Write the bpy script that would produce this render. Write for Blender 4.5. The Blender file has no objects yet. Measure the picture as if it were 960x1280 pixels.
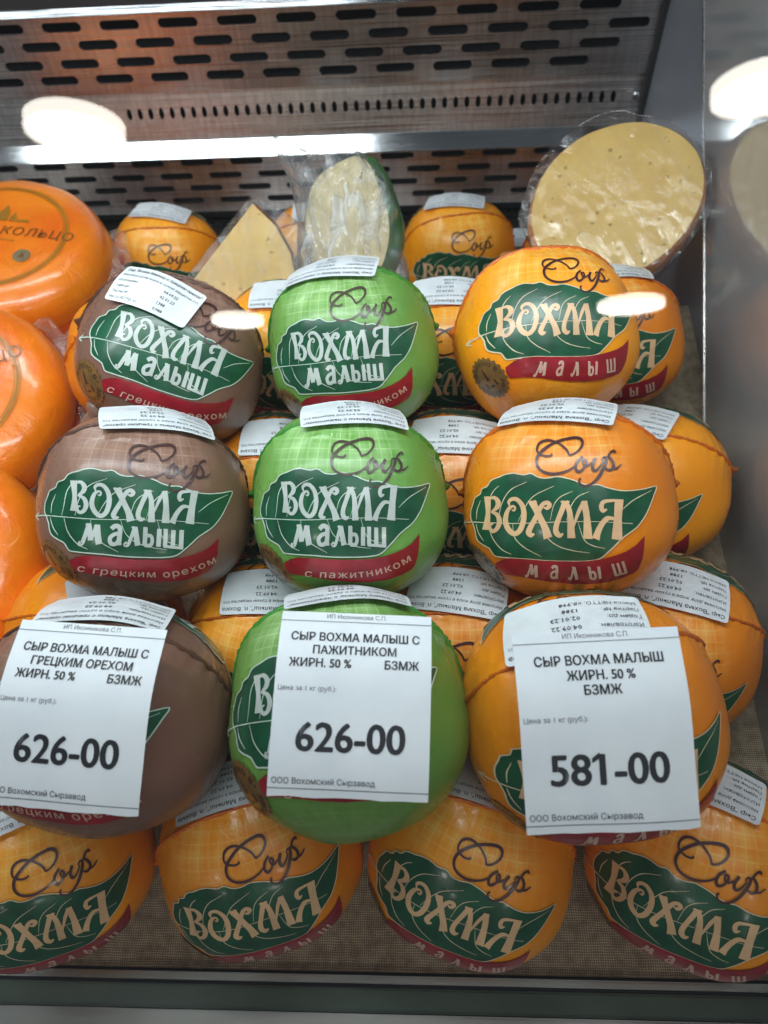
import bpy, bmesh, math, random
from mathutils import Vector, Matrix, noise

R = math.radians
SC = bpy.context.scene
COL = SC.collection
Z0 = 1.5                                   # the photographer's phone is 1.5 m above the shop floor


def W(x, y, z):
    return Vector((x, y, z + Z0))


# ------------------------------------------------------------------ camera
cam_d = bpy.data.cameras.new('camera')
cam = bpy.data.objects.new('camera', cam_d)
COL.objects.link(cam)
SC.camera = cam
cam_right = Vector((.99865, .02110, -.04742))
cam_up = Vector((.00999, .81839, .57458))
cam_back = Vector((.05093, -.57428, .81707))
mw = Matrix((cam_right, cam_up, cam_back)).transposed().to_4x4()
mw.translation = W(0, 0, 0)
cam.matrix_world = mw
cam_d.sensor_fit = 'VERTICAL'
cam_d.sensor_height = 36
cam_d.sensor_width = 27
cam_d.lens = 36 * 925 / 1280
cam_d.clip_start = .01
cam_d.clip_end = 60
cam_d.dof.use_dof = True
cam_d.dof.focus_distance = .44
cam_d.dof.aperture_fstop = 9.0

# ------------------------------------------------------------------ world, light, exposure
world = bpy.data.worlds.new('World')
SC.world = world
world.use_nodes = True
bg = world.node_tree.nodes['Background']
bg.inputs[0].default_value = (.80, .90, 1.0, 1)
bg.inputs[1].default_value = .085
SC.view_settings.view_transform = 'Standard'
SC.view_settings.look = 'None'
SC.view_settings.exposure = 0
SC.view_settings.gamma = 1


def area_light(name, loc, target, sx, sy, power, color):
    d = bpy.data.lights.new(name, 'AREA')
    d.shape = 'RECTANGLE'
    d.size, d.size_y = sx, sy
    d.energy = power
    d.color = color
    o = bpy.data.objects.new(name, d)
    COL.objects.link(o)
    o.location = loc
    o.rotation_euler = (Vector(target) - Vector(loc)).to_track_quat('-Z', 'Y').to_euler()
    return o


area_light('case_light', W(-.02, .26, .14), W(-.02, .33, -.4), 1.3, .06, 7.2, (.86, .95, 1.0))
area_light('ceiling_light', W(.25, -.55, 1.15), W(0, .3, -.4), .5, .5, 2.6, (.90, .96, 1.0))

# ------------------------------------------------------------------ materials


def mat(name, color=(.5, .5, .5), rough=.5, metal=0, coat=0, spec=.5, build=None):
    m = bpy.data.materials.new(name)
    m.use_nodes = True
    p = m.node_tree.nodes['Principled BSDF']
    p.inputs['Base Color'].default_value = (*color, 1)
    p.inputs['Roughness'].default_value = rough
    p.inputs['Metallic'].default_value = metal
    p.inputs['Coat Weight'].default_value = coat
    p.inputs['Coat Roughness'].default_value = .12
    p.inputs['Specular IOR Level'].default_value = spec
    if build:
        build(m.node_tree, p)
    return m


def N(nt, kind, **kw):
    n = nt.nodes.new(kind)
    for k, v in kw.items():
        setattr(n, k, v)
    return n


def math_node(nt, op, a, b=None, clamp=False):
    n = N(nt, 'ShaderNodeMath', operation=op, use_clamp=clamp)
    for i, v in enumerate((a, b)):
        if v is None:
            continue
        if isinstance(v, (int, float)):
            n.inputs[i].default_value = v
        else:
            nt.links.new(v, n.inputs[i])
    return n.outputs[0]


def map_range(nt, v, a, b, c=0., d=1.):
    n = N(nt, 'ShaderNodeMapRange', interpolation_type='SMOOTHSTEP')
    nt.links.new(v, n.inputs[0])
    for i, x in enumerate((a, b, c, d)):
        n.inputs[i + 1].default_value = x
    return n.outputs[0]


def mix_color(nt, fac, a, b, blend='MIX'):
    n = N(nt, 'ShaderNodeMix', data_type='RGBA', blend_type=blend)
    if isinstance(fac, (int, float)):
        n.inputs[0].default_value = fac
    else:
        nt.links.new(fac, n.inputs[0])
    for i, v in ((6, a), (7, b)):
        if isinstance(v, tuple):
            n.inputs[i].default_value = (*v, 1)
        else:
            nt.links.new(v, n.inputs[i])
    return n.outputs[2]


def schlick(nt, f0, f90, normal=None):
    """mirror share of a thin clear sheet, the same from both sides"""
    g = N(nt, 'ShaderNodeNewGeometry')
    d = N(nt, 'ShaderNodeVectorMath', operation='DOT_PRODUCT')
    nt.links.new(g.outputs['Incoming'], d.inputs[0])
    nt.links.new(normal if normal is not None else g.outputs['Normal'], d.inputs[1])
    c = math_node(nt, 'ABSOLUTE', d.outputs['Value'])
    k = math_node(nt, 'POWER', math_node(nt, 'SUBTRACT', 1.0, c, True), 5.0)
    return math_node(nt, 'ADD', math_node(nt, 'MULTIPLY', k, f90 - f0), f0, True)


def obj_noise(nt, scale, detail=3, rough=.55, stretch=None, distort=0):
    tc = N(nt, 'ShaderNodeTexCoord')
    src = tc.outputs['Object']
    if stretch:
        mp = N(nt, 'ShaderNodeMapping')
        mp.inputs['Scale'].default_value = stretch
        nt.links.new(src, mp.inputs[0])
        src = mp.outputs[0]
    n = N(nt, 'ShaderNodeTexNoise')
    n.inputs['Scale'].default_value = scale
    n.inputs['Detail'].default_value = detail
    n.inputs['Roughness'].default_value = rough
    n.inputs['Distortion'].default_value = distort
    nt.links.new(src, n.inputs['Vector'])
    return n.outputs['Fac']


def bump(nt, p, h, strength=.3, dist=.001, prev=None):
    b = N(nt, 'ShaderNodeBump')
    b.inputs['Strength'].default_value = strength
    b.inputs['Distance'].default_value = dist
    nt.links.new(h, b.inputs['Height'])
    if prev is not None:
        nt.links.new(prev, b.inputs['Normal'])
    nt.links.new(b.outputs[0], p.inputs['Normal'])
    return b.outputs[0]


def wrapper_mat(name, base, light, deep):
    """printed cheese film: plaid of paler squares towards the weld, soft tone changes, fine wrinkles"""
    def build(nt, p):
        uv = N(nt, 'ShaderNodeUVMap')
        sep = N(nt, 'ShaderNodeSeparateXYZ')
        nt.links.new(uv.outputs[0], sep.inputs[0])
        u, v = sep.outputs[0], sep.outputs[1]
        fl = N(nt, 'ShaderNodeVectorMath', operation='FLOOR')
        nt.links.new(uv.outputs[0], fl.inputs[0])
        wn = N(nt, 'ShaderNodeTexWhiteNoise', noise_dimensions='2D')
        nt.links.new(fl.outputs[0], wn.inputs[0])
        cu = math_node(nt, 'PINGPONG', u, 1.0)
        cv = math_node(nt, 'PINGPONG', v, 1.0)
        band = math_node(nt, 'ADD', math_node(nt, 'GREATER_THAN', cu, .5), math_node(nt, 'GREATER_THAN', cv, .5))
        lu = math_node(nt, 'GREATER_THAN', math_node(nt, 'FRACT', u), .88)
        lv = math_node(nt, 'GREATER_THAN', math_node(nt, 'FRACT', v), .88)
        line = math_node(nt, 'MAXIMUM', lu, lv)
        amt = math_node(nt, 'ADD', math_node(nt, 'MULTIPLY', band, .16), math_node(nt, 'MULTIPLY', wn.outputs[0], .34))
        amt = math_node(nt, 'ADD', amt, math_node(nt, 'MULTIPLY', line, .42))
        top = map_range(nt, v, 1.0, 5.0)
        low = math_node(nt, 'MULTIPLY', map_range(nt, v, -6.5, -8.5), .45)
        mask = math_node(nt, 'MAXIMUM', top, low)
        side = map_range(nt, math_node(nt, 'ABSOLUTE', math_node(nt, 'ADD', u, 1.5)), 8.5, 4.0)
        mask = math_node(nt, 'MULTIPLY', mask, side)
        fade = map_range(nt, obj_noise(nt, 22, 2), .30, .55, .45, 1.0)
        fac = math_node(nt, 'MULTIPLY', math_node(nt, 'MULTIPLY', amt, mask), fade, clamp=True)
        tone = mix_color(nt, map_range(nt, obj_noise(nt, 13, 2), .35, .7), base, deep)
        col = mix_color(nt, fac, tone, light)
        oi = N(nt, 'ShaderNodeObjectInfo')
        hs = N(nt, 'ShaderNodeHueSaturation')
        nt.links.new(col, hs.inputs['Color'])
        nt.links.new(map_range(nt, oi.outputs['Random'], 0, 1, .90, 1.06), hs.inputs['Value'])
        nt.links.new(map_range(nt, oi.outputs['Random'], 0, 1, .494, .505), hs.inputs['Hue'])
        nt.links.new(hs.outputs[0], p.inputs['Base Color'])
        b1 = bump(nt, p, obj_noise(nt, 60, 3, .5), .25, .0012)
        b2 = bump(nt, p, obj_noise(nt, 38, 4, .6, (1, 1, .25), 1.2), .55, .0014, b1)
        bump(nt, p, obj_noise(nt, 420, 3), .16, .0005, b2)
        nt.links.new(map_range(nt, obj_noise(nt, 45, 3), .3, .7, .24, .42), p.inputs['Roughness'])
        p.inputs['Subsurface Weight'].default_value = .12
        p.inputs['Subsurface Radius'].default_value = (.006, .003, .001)
        p.inputs['Subsurface Scale'].default_value = .5
    return mat(name, base, .36, coat=.10, spec=.42, build=build)


def print_mat(name, color, rough=.38, var=.12):
    def build(nt, p):
        k = map_range(nt, obj_noise(nt, 55, 3), .3, .7)
        nt.links.new(mix_color(nt, k, tuple(c * (1 - var) for c in color), tuple(min(1, c * (1 + var)) for c in color)), p.inputs['Base Color'])
        b1 = bump(nt, p, obj_noise(nt, 60, 3, .5), .25, .0012)
        bump(nt, p, obj_noise(nt, 38, 4, .6, (1, 1, .25), 1.2), .30, .0012, b1)
    return mat(name, color, rough, coat=.2, build=build)


M = {}
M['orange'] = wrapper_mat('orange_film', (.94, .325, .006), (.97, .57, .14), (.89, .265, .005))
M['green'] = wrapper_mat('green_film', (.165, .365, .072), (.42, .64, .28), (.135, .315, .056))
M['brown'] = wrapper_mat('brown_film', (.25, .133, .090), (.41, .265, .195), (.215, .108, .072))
M['seam_orange'] = print_mat('orange_weld', (.62, .13, .006))
M['seam_green'] = print_mat('green_weld', (.05, .26, .03))
M['seam_brown'] = print_mat('brown_weld', (.10, .040, .025))
M['leaf'] = print_mat('leaf_green_ink', (.008, .080, .036), .32, .25)
M['leaf_bright'] = print_mat('leaf_mid_green_ink', (.016, .110, .040), .32, .3)
M['cream'] = print_mat('cream_ink', (.72, .46, .25))
M['white_ink'] = print_mat('white_ink', (.50, .55, .51))
M['vein'] = print_mat('pale_line_ink', (.55, .66, .56))
M['vein_cream'] = print_mat('cream_line_ink', (.72, .60, .40))
M['ribbon'] = print_mat('red_ink', (.31, .010, .020), .34, .2)
M['ribbon_text'] = print_mat('pale_pink_ink', (.66, .42, .33))
M['script'] = print_mat('maroon_ink', (.060, .014, .016))
M['script_brown'] = print_mat('dark_brown_ink', (.060, .022, .020))
M['script_green'] = print_mat('grey_brown_ink', (.065, .040, .030))
M['seal'] = print_mat('bronze_ink', (.17, .090, .026), .3, .3)
M['seal_dark'] = print_mat('dark_bronze_ink', (.045, .022, .012))


def paper_build(nt, p):
    k = map_range(nt, obj_noise(nt, 35, 4), .3, .7)
    nt.links.new(mix_color(nt, k, (.74, .79, .83), (.80, .84, .87)), p.inputs['Base Color'])
    b = bump(nt, p, obj_noise(nt, 28, 3), .35, .0015)
    bump(nt, p, obj_noise(nt, 900, 2), .12, .0002, b)


M['paper'] = mat('price_paper', (.77, .81, .84), .6, build=paper_build)


def sticker_build(nt, p):
    k = map_range(nt, obj_noise(nt, 60, 3), .3, .7)
    nt.links.new(mix_color(nt, k, (.66, .70, .73), (.75, .79, .81)), p.inputs['Base Color'])
    bump(nt, p, obj_noise(nt, 70, 3), .35, .0010)


M['sticker'] = mat('sticker_paper', (.7, .74, .76), .42, coat=.1, build=sticker_build)
M['toner'] = mat('black_print', (.022, .024, .030), .5, build=lambda nt, p: nt.links.new(
    mix_color(nt, map_range(nt, obj_noise(nt, 260, 2, .5, (1.0, .15, 1.0)), .62, .74), (.014, .016, .022), (.16, .17, .20)), p.inputs['Base Color']))
M['grey_print'] = mat('grey_print', (.12, .125, .135), .55)
M['small_print'] = mat('small_black_print', (.06, .063, .07), .55)


def steel_build(nt, p):
    k = map_range(nt, obj_noise(nt, 26, 5, .65, (8, 8, .22)), .3, .7)
    nt.links.new(mix_color(nt, k, (.60, .58, .57), (.80, .77, .75)), p.inputs['Base Color'])
    nt.links.new(map_range(nt, obj_noise(nt, 30, 5, .6, (.2, 1, 30)), .3, .7, .24, .42), p.inputs['Roughness'])
    bump(nt, p, obj_noise(nt, 60, 4, .6, (.12, 1, 40)), .15, .0003)


M['steel'] = mat('brushed_steel', (.4, .4, .4), .3, metal=1, build=steel_build)
M['steel_bright'] = mat('polished_steel', (.62, .64, .66), .14, metal=1, build=lambda nt, p: nt.links.new(
    map_range(nt, obj_noise(nt, 40, 4, .6, (.3, 20, 20)), .3, .7, .07, .20), p.inputs['Roughness']))
M['steel_dull'] = mat('dull_steel', (.36, .35, .32), .42, metal=1, build=lambda nt, p: nt.links.new(map_range(nt, obj_noise(nt, 40, 4, .6, (.3, 20, 20)), .3, .7, .30, .5), p.inputs['Roughness']))
M['dark'] = mat('dark_void', (.012, .012, .014), .7)
M['black_gap'] = mat('black_rubber', (.02, .02, .022), .6)
M['white_ledge'] = mat('white_enamel', (.62, .68, .72), .35, build=lambda nt, p: bump(nt, p, obj_noise(nt, 40, 3), .1, .001))


def side_build(nt, p):
    k = map_range(nt, obj_noise(nt, 10, 4, .6, (1, .5, 1.4)), .3, .7)
    nt.links.new(mix_color(nt, k, (.27, .285, .30), (.33, .345, .355)), p.inputs['Base Color'])
    nt.links.new(map_range(nt, obj_noise(nt, 24, 5, .65), .35, .75, .06, .15), p.inputs['Roughness'])
    bump(nt, p, obj_noise(nt, 35, 3), .02, .0006)


M['side_wall'] = mat('glossy_grey_panel', (.11, .12, .13), .06, metal=0, spec=.9, coat=1.0, build=side_build)
M['side_wall'].node_tree.nodes['Principled BSDF'].inputs['Coat IOR'].default_value = 1.9
M['side_wall'].node_tree.nodes['Principled BSDF'].inputs['Coat Roughness'].default_value = .07
M['side_strip'] = mat('grey_corner_panel', (.15, .165, .19), .35, metal=.3, build=lambda nt, p: nt.links.new(
    mix_color(nt, obj_noise(nt, 12, 4, .6, (1, 1, .3)), (.20, .22, .255), (.30, .325, .365)), p.inputs['Base Color']))


def burlap_build(nt, p):
    tc = N(nt, 'ShaderNodeTexCoord')
    wv = []
    nz = N(nt, 'ShaderNodeTexNoise')
    nz.inputs['Scale'].default_value = 90
    nt.links.new(tc.outputs['Object'], nz.inputs['Vector'])
    addv = N(nt, 'ShaderNodeVectorMath', operation='MULTIPLY_ADD')
    nt.links.new(nz.outputs['Color'], addv.inputs[0])
    addv.inputs[1].default_value = (.0016, .0016, .0016)
    nt.links.new(tc.outputs['Object'], addv.inputs[2])
    for d in ('X', 'Y'):
        w = N(nt, 'ShaderNodeTexWave', wave_type='BANDS', bands_direction=d)
        w.inputs['Scale'].default_value = 215
        w.inputs['Distortion'].default_value = .6
        w.inputs['Detail'].default_value = 2
        nt.links.new(addv.outputs[0], w.inputs['Vector'])
        wv.append(w.outputs['Fac'])
    h = math_node(nt, 'MAXIMUM', wv[0], wv[1])
    k = math_node(nt, 'MULTIPLY', h, map_range(nt, obj_noise(nt, 130, 3), .25, .75, .6, 1.0))
    nt.links.new(mix_color(nt, map_range(nt, k, .35, .95), (.20, .150, .098), (.56, .46, .32)), p.inputs['Base Color'])
    bump(nt, p, h, .7, .001)


M['burlap'] = mat('burlap_weave', (.35, .27, .17), .9, spec=.1, build=burlap_build)


def cheese_build(nt, p):
    tc = N(nt, 'ShaderNodeTexCoord')
    v = N(nt, 'ShaderNodeTexVoronoi', feature='F1')
    v.inputs['Scale'].default_value = 105
    v.inputs['Randomness'].default_value = 1
    nt.links.new(tc.outputs['Object'], v.inputs['Vector'])
    sel = math_node(nt, 'GREATER_THAN', obj_noise(nt, 34, 2), .50)
    hole = math_node(nt, 'MULTIPLY', map_range(nt, v.outputs['Distance'], .22, .12), sel)
    base = mix_color(nt, map_range(nt, obj_noise(nt, 24, 4), .3, .7), (.66, .42, .115), (.74, .50, .155))
    nt.links.new(mix_color(nt, math_node(nt, 'MULTIPLY', hole, .55), base, (.27, .16, .035)), p.inputs['Base Color'])
    inv = math_node(nt, 'SUBTRACT', 1.0, hole)
    b = bump(nt, p, inv, .5, .001)
    bump(nt, p, obj_noise(nt, 160, 3), .15, .0006, b)
    p.inputs['Subsurface Weight'].default_value = .2
    p.inputs['Subsurface Radius'].default_value = (.008, .005, .002)
    p.inputs['Subsurface Scale'].default_value = .5


M['cheese'] = mat('cut_cheese', (.68, .5, .18), .5, build=cheese_build)
M['cheese_pale'] = mat('pale_cut_cheese', (.72, .60, .30), .5, build=lambda nt, p: (nt.links.new(
    mix_color(nt, map_range(nt, obj_noise(nt, 60, 4, .65), .3, .7), (.66, .52, .24), (.80, .69, .42)), p.inputs['Base Color']),
    bump(nt, p, obj_noise(nt, 90, 5, .65), .6, .002)))
M['rind_orange'] = print_mat('orange_rind', (.62, .20, .018), .35, .25)
M['rind_green'] = print_mat('green_rind', (.035, .15, .035), .35, .3)


def film_mat(name, clear=.72, tint=(.80, .84, .90), scale=28, gloss=.55):
    """crumpled transparent wrap: mostly see-through, a little milky, glossy on its creases"""
    m = bpy.data.materials.new(name)
    m.use_nodes = True
    nt = m.node_tree
    nt.nodes.clear()
    out = N(nt, 'ShaderNodeOutputMaterial')
    tr = N(nt, 'ShaderNodeBsdfTransparent')
    tr.inputs[0].default_value = (.96, .965, .97, 1)
    gl = N(nt, 'ShaderNodeBsdfGlossy')
    gl.inputs['Roughness'].default_value = .16
    df = N(nt, 'ShaderNodeBsdfTranslucent')
    df.inputs[0].default_value = (*tint, 1)
    d2 = N(nt, 'ShaderNodeBsdfDiffuse')
    d2.inputs[0].default_value = (*tint, 1)
    milk = N(nt, 'ShaderNodeMixShader')
    milk.inputs[0].default_value = .6
    nt.links.new(df.outputs[0], milk.inputs[1])
    nt.links.new(d2.outputs[0], milk.inputs[2])
    crease = obj_noise(nt, scale, 5, .62, (1, 1, .35), 1.5)
    b = N(nt, 'ShaderNodeBump')
    b.inputs['Strength'].default_value = .9
    b.inputs['Distance'].default_value = .006
    nt.links.new(crease, b.inputs['Height'])
    for s in (gl, d2):
        nt.links.new(b.outputs[0], s.inputs['Normal'])
    fr = schlick(nt, .05, 1.0, b.outputs[0])
    a = N(nt, 'ShaderNodeMixShader')
    nt.links.new(map_range(nt, crease, .40, .72, (1 - clear) * .25, (1 - clear) * 1.7), a.inputs[0])
    nt.links.new(tr.outputs[0], a.inputs[1])
    nt.links.new(milk.outputs[0], a.inputs[2])
    c = N(nt, 'ShaderNodeMixShader')
    nt.links.new(math_node(nt, 'MULTIPLY', fr, gloss, True), c.inputs[0])
    nt.links.new(a.outputs[0], c.inputs[1])
    nt.links.new(gl.outputs[0], c.inputs[2])
    nt.links.new(c.outputs[0], out.inputs[0])
    return m


M['film'] = film_mat('cling_film', .955, scale=26, gloss=1.2)
M['wedge_film'] = film_mat('wrinkled_cling_film', .84, scale=34)
M['bag'] = film_mat('milky_plastic_bag', .54, scale=24, gloss=1.2)
M['fin'] = film_mat('clear_shrink_wrap', .58, (.9, .62, .52), 55, 1.6)

glass = bpy.data.materials.new('display_glass')
glass.use_nodes = True
nt = glass.node_tree
nt.nodes.clear()
g_out = N(nt, 'ShaderNodeOutputMaterial')
g_tr = N(nt, 'ShaderNodeBsdfTransparent')
g_tr.inputs[0].default_value = (.975, .985, .98, 1)
g_gl = N(nt, 'ShaderNodeBsdfGlossy')
g_gl.inputs['Roughness'].default_value = .012
g_mx = N(nt, 'ShaderNodeMixShader')
nt.links.new(schlick(nt, .075, 1.0), g_mx.inputs[0])
nt.links.new(g_tr.outputs[0], g_mx.inputs[1])
nt.links.new(g_gl.outputs[0], g_mx.inputs[2])
nt.links.new(g_mx.outputs[0], g_out.inputs[0])
M['glass'] = glass


def emit(name, color, strength):
    m = bpy.data.materials.new(name)
    m.use_nodes = True
    t = m.node_tree
    t.nodes.clear()
    o = N(t, 'ShaderNodeOutputMaterial')
    e = N(t, 'ShaderNodeEmission')
    e.inputs[0].default_value = (*color, 1)
    e.inputs[1].default_value = strength
    t.links.new(e.outputs[0], o.inputs[0])
    return m


M['lamp_glow'] = emit('lamp_glow', (1.0, .97, .92), 42)
M['lamp_rim'] = emit('lamp_rim_glow', (1.0, .95, .84), 15)
M['tube_glow'] = emit('tube_glow', (.90, .97, 1.0), 30)

# ------------------------------------------------------------------ object helpers


def link(name, me, m, parent=None, local=None):
    if m is not None:
        for x in (m if isinstance(m, (list, tuple)) else [m]):
            me.materials.append(x)
    o = bpy.data.objects.new(name, me)
    COL.objects.link(o)
    if parent is not None:
        o.parent = parent
    if local is not None:
        o.matrix_local = local
    return o


def tag(o, label=None, cat=None, group=None, kind=None):
    for k, v in (('label', label), ('category', cat), ('group', group), ('kind', kind)):
        if v:
            o[k] = v
    return o


def empty(name, loc, label, cat, group=None):
    o = bpy.data.objects.new(name, None)
    COL.objects.link(o)
    o.location = loc
    o.empty_display_size = .02
    return tag(o, label, cat, group)


def mesh(name, verts, faces, smooth=True, mi=None):
    me = bpy.data.meshes.new(name)
    me.from_pydata([tuple(v) for v in verts], [], faces)
    if mi:
        me.polygons.foreach_set('material_index', mi)
    if smooth:
        me.polygons.foreach_set('use_smooth', [True] * len(me.polygons))
    me.update()
    return me


def from_bm(name, bm, smooth=False):
    me = bpy.data.meshes.new(name)
    bm.to_mesh(me)
    bm.free()
    if smooth:
        me.polygons.foreach_set('use_smooth', [True] * len(me.polygons))
    return me


def bm_box(bm, x0, x1, y0, y1, z0, z1, bev=0):
    r = bmesh.ops.create_cube(bm, size=1)
    vs = r['verts']
    for v in vs:
        v.co = Vector(((x0 + x1) / 2 + v.co.x * (x1 - x0), (y0 + y1) / 2 + v.co.y * (y1 - y0), (z0 + z1) / 2 + v.co.z * (z1 - z0)))
    if bev:
        es = {e for v in vs for e in v.link_edges}
        bmesh.ops.bevel(bm, geom=list(es), offset=bev, segments=2, affect='EDGES')


def curve_mesh(splines, extrude=0, bevel=0):
    """flat filled outline(s); an outline inside another becomes a hole"""
    cu = bpy.data.curves.new('outline', 'CURVE')
    cu.dimensions = '2D'
    cu.fill_mode = 'BOTH'
    cu.extrude = extrude
    cu.bevel_depth = bevel
    for pts in splines:
        s = cu.splines.new('POLY')
        s.points.add(len(pts) - 1)
        for p, q in zip(s.points, pts):
            p.co = (q[0], q[1], 0, 1)
        s.use_cyclic_u = True
    o = bpy.data.objects.new('outline', cu)
    COL.objects.link(o)
    bpy.context.view_layer.update()
    me = bpy.data.meshes.new_from_object(o.evaluated_get(bpy.context.evaluated_depsgraph_get()))
    bpy.data.objects.remove(o)
    bpy.data.curves.remove(cu)
    return me


def text_2d(body, size=1, bold=0., align='LEFT', res=3, shear=0., spacing=1.0, squeeze=1.0):
    """(points, faces) of a line of lettering, flat"""
    cu = bpy.data.curves.new('line', 'FONT')
    cu.body = body
    cu.size = size
    cu.shear = shear
    cu.align_x = align
    cu.resolution_u = res
    cu.space_character = spacing
    o = bpy.data.objects.new('line', cu)
    COL.objects.link(o)
    bpy.context.view_layer.update()
    me = bpy.data.meshes.new_from_object(o.evaluated_get(bpy.context.evaluated_depsgraph_get()))
    base = [(v.co.x * squeeze, v.co.y) for v in me.vertices]
    bf = [tuple(p.vertices) for p in me.polygons]
    if 'н' in body:                               # this letter's bar and stems overlap in the font: rebuild it from its three bars
        pat = [(0, 0), (0, -.081), (-.299, -.081), (-.299, 0), (-.278, .223), (-.278, -.319), (-.366, -.319), (-.366, .223), (.068, .223), (.068, -.319), (-.020, -.319), (-.020, .223)]
        i = 0
        while i + 12 <= len(base):
            o_ = base[i]
            if all(abs(base[i + k][0] - o_[0] - pat[k][0] * size * squeeze) < .012 * size and abs(base[i + k][1] - o_[1] - pat[k][1] * size) < .012 * size for k in range(12)):
                bf = [f for f in bf if not any(i <= q < i + 12 for q in f)] + [(i + j, i + j + 1, i + j + 2, i + j + 3) for j in (0, 4, 8)]
                for k, x in ((0, base[i + 10][0]), (1, base[i + 10][0]), (2, base[i + 4][0]), (3, base[i + 4][0])):
                    base[i + k] = (x, base[i + k][1])
                i += 12
            else:
                i += 1
    pts, fs = [], []
    for k, (dx, dy) in enumerate(((0, 0), (1, .35), (-1, -.35), (.35, -.6), (-.35, .6)) if bold else ((0, 0),)):
        fs += [tuple(i + len(pts) for i in f) for f in bf]
        pts += [(p[0] + dx * bold * size, p[1] + dy * bold * size, k) for p in base]
    bpy.data.objects.remove(o)
    bpy.data.curves.remove(cu)
    bpy.data.meshes.remove(me)
    return pts, fs


def smooth_path(pts, n=6):
    """Catmull-Rom through 2-D or 3-D points"""
    pts = [Vector(p) for p in pts]
    if len(pts) < 3:
        return [pts[0].lerp(pts[-1], i / 3) for i in range(4)]
    out = []
    P = [2 * pts[0] - pts[1]] + pts + [2 * pts[-1] - pts[-2]]
    for i in range(1, len(P) - 2):
        a, b, c, d = P[i - 1:i + 3]
        for k in range(n):
            t = k / n
            out.append(.5 * ((2 * b) + (c - a) * t + (2 * a - 5 * b + 4 * c - d) * t * t + (3 * b - a - 3 * c + d) * t ** 3))
    out.append(P[-2])
    return out


class Flat:
    """2-D art: filled triangles with a layer height and a material number"""

    def __init__(self):
        self.v, self.f, self.h, self.m = [], [], [], []

    def add(self, pts, faces, h, m=0):
        k = len(self.v)
        self.v += [(p[0], p[1]) for p in pts]
        self.h += [h + (p[2] * .000015 if len(p) > 2 else 0) for p in pts]
        self.f += [tuple(i + k for i in f) for f in faces]
        self.m += [m] * len(faces)

    def stroke(self, pts, w, h, m=0, n=6, w2=None, sm=True):
        """w: one width, or widths along the stroke"""
        path = smooth_path(pts, n) if sm else [Vector(p) for p in pts]
        L = len(path)
        ws = w if isinstance(w, (list, tuple)) else [w, w if w2 is None else w2]
        left, right = [], []
        for i, p in enumerate(path):
            d = path[min(i + 1, L - 1)] - path[max(i - 1, 0)]
            d = Vector((-d.y, d.x)).normalized() if d.length > 1e-9 else Vector((0, 1))
            t = i / (L - 1) * (len(ws) - 1)
            j = min(int(t), len(ws) - 2)
            wd = (ws[j] + (ws[j + 1] - ws[j]) * (t - j)) / 2
            left.append(p + d * wd)
            right.append(p - d * wd)
        fs = [(i, i + 1, L + i + 1, L + i) for i in range(L - 1)]
        self.add(left + right, fs, h, m)

    def dot(self, c, r, h, m=0, n=12):
        self.add([(c[0] + r * math.cos(2 * math.pi * i / n), c[1] + r * math.sin(2 * math.pi * i / n)) for i in range(n)], [tuple(range(n))], h, m)

    def fill(self, splines, h, m=0, step=None):
        me = curve_mesh(splines)
        if step:
            bm = bmesh.new()
            bm.from_mesh(me)
            for ax in (0, 1):
                lo = min(v.co[ax] for v in bm.verts)
                hi = max(v.co[ax] for v in bm.verts)
                x = lo + step
                while x < hi:
                    co = [0, 0, 0]
                    no = [0, 0, 0]
                    co[ax], no[ax] = x, 1
                    bmesh.ops.bisect_plane(bm, geom=bm.verts[:] + bm.edges[:] + bm.faces[:], plane_co=co, plane_no=no)
                    x += step
            bm.to_mesh(me)
            bm.free()
        self.add([(v.co.x, v.co.y) for v in me.vertices], [tuple(p.vertices) for p in me.polygons], h, m)
        bpy.data.meshes.remove(me)

    def mesh(self, name, fn, smooth=True):
        return mesh(name, [fn(p[0], p[1], h) for p, h in zip(self.v, self.h)], self.f, smooth, self.m)


# ------------------------------------------------------------------ the case: panels, glass, rails
WALL_Y = .88
SLOPE = R(8)


def floor_z(y):                                # the sloping display shelf
    return -.5655 + y * math.tan(SLOPE)


def rounded_slot(cx, cy, l, h, n=6):
    r = h / 2
    pts = []
    for i in range(n + 1):
        a = -math.pi / 2 + math.pi * i / n
        pts.append((cx + l / 2 - r + r * math.cos(a), cy + r * math.sin(a)))
    for i in range(n + 1):
        a = math.pi / 2 + math.pi * i / n
        pts.append((cx - l / 2 + r + r * math.cos(a), cy + r * math.sin(a)))
    return pts


def perforated(x0, x1, z0, z1, rows, pitch, length, height, off0, th=.0012):
    """a sheet standing in the XZ plane, rows: [(z, offset)]"""
    sp = [[(x0, z0), (x1, z0), (x1, z1), (x0, z1)]]
    for z, off in rows:
        x = x0 + .012 + ((off + off0 - x0 - .012) % pitch)
        while x + length / 2 < x1 - .010:
            if x - length / 2 > x0 + .010:
                sp.append(rounded_slot(x, z, length, height))
            x += pitch
    me = curve_mesh(sp, th)
    me.transform(Matrix.Rotation(R(90), 4, 'X'))
    return me


X0, X1 = -.62, .258
back = empty('back_panel', W(-.15, WALL_Y, -.57), 'perforated brushed steel back panel of the display case with rows of slots', 'panel')
bl = back.location


def rel(o):
    return Matrix.Translation(-o.location)


# upper sheet, with the bend below it
me = perforated(X0, X1, -.404, -.318, [(-.334, .0), (-.3525, -.030), (-.371, .006), (-.388, -.024)], .0635, .043, .0095, -.0005)
me.transform(Matrix.Translation(W(0, WALL_Y - .004, 0)))
link('upper_slotted_sheet', me, M['steel'], back, rel(back))
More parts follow.
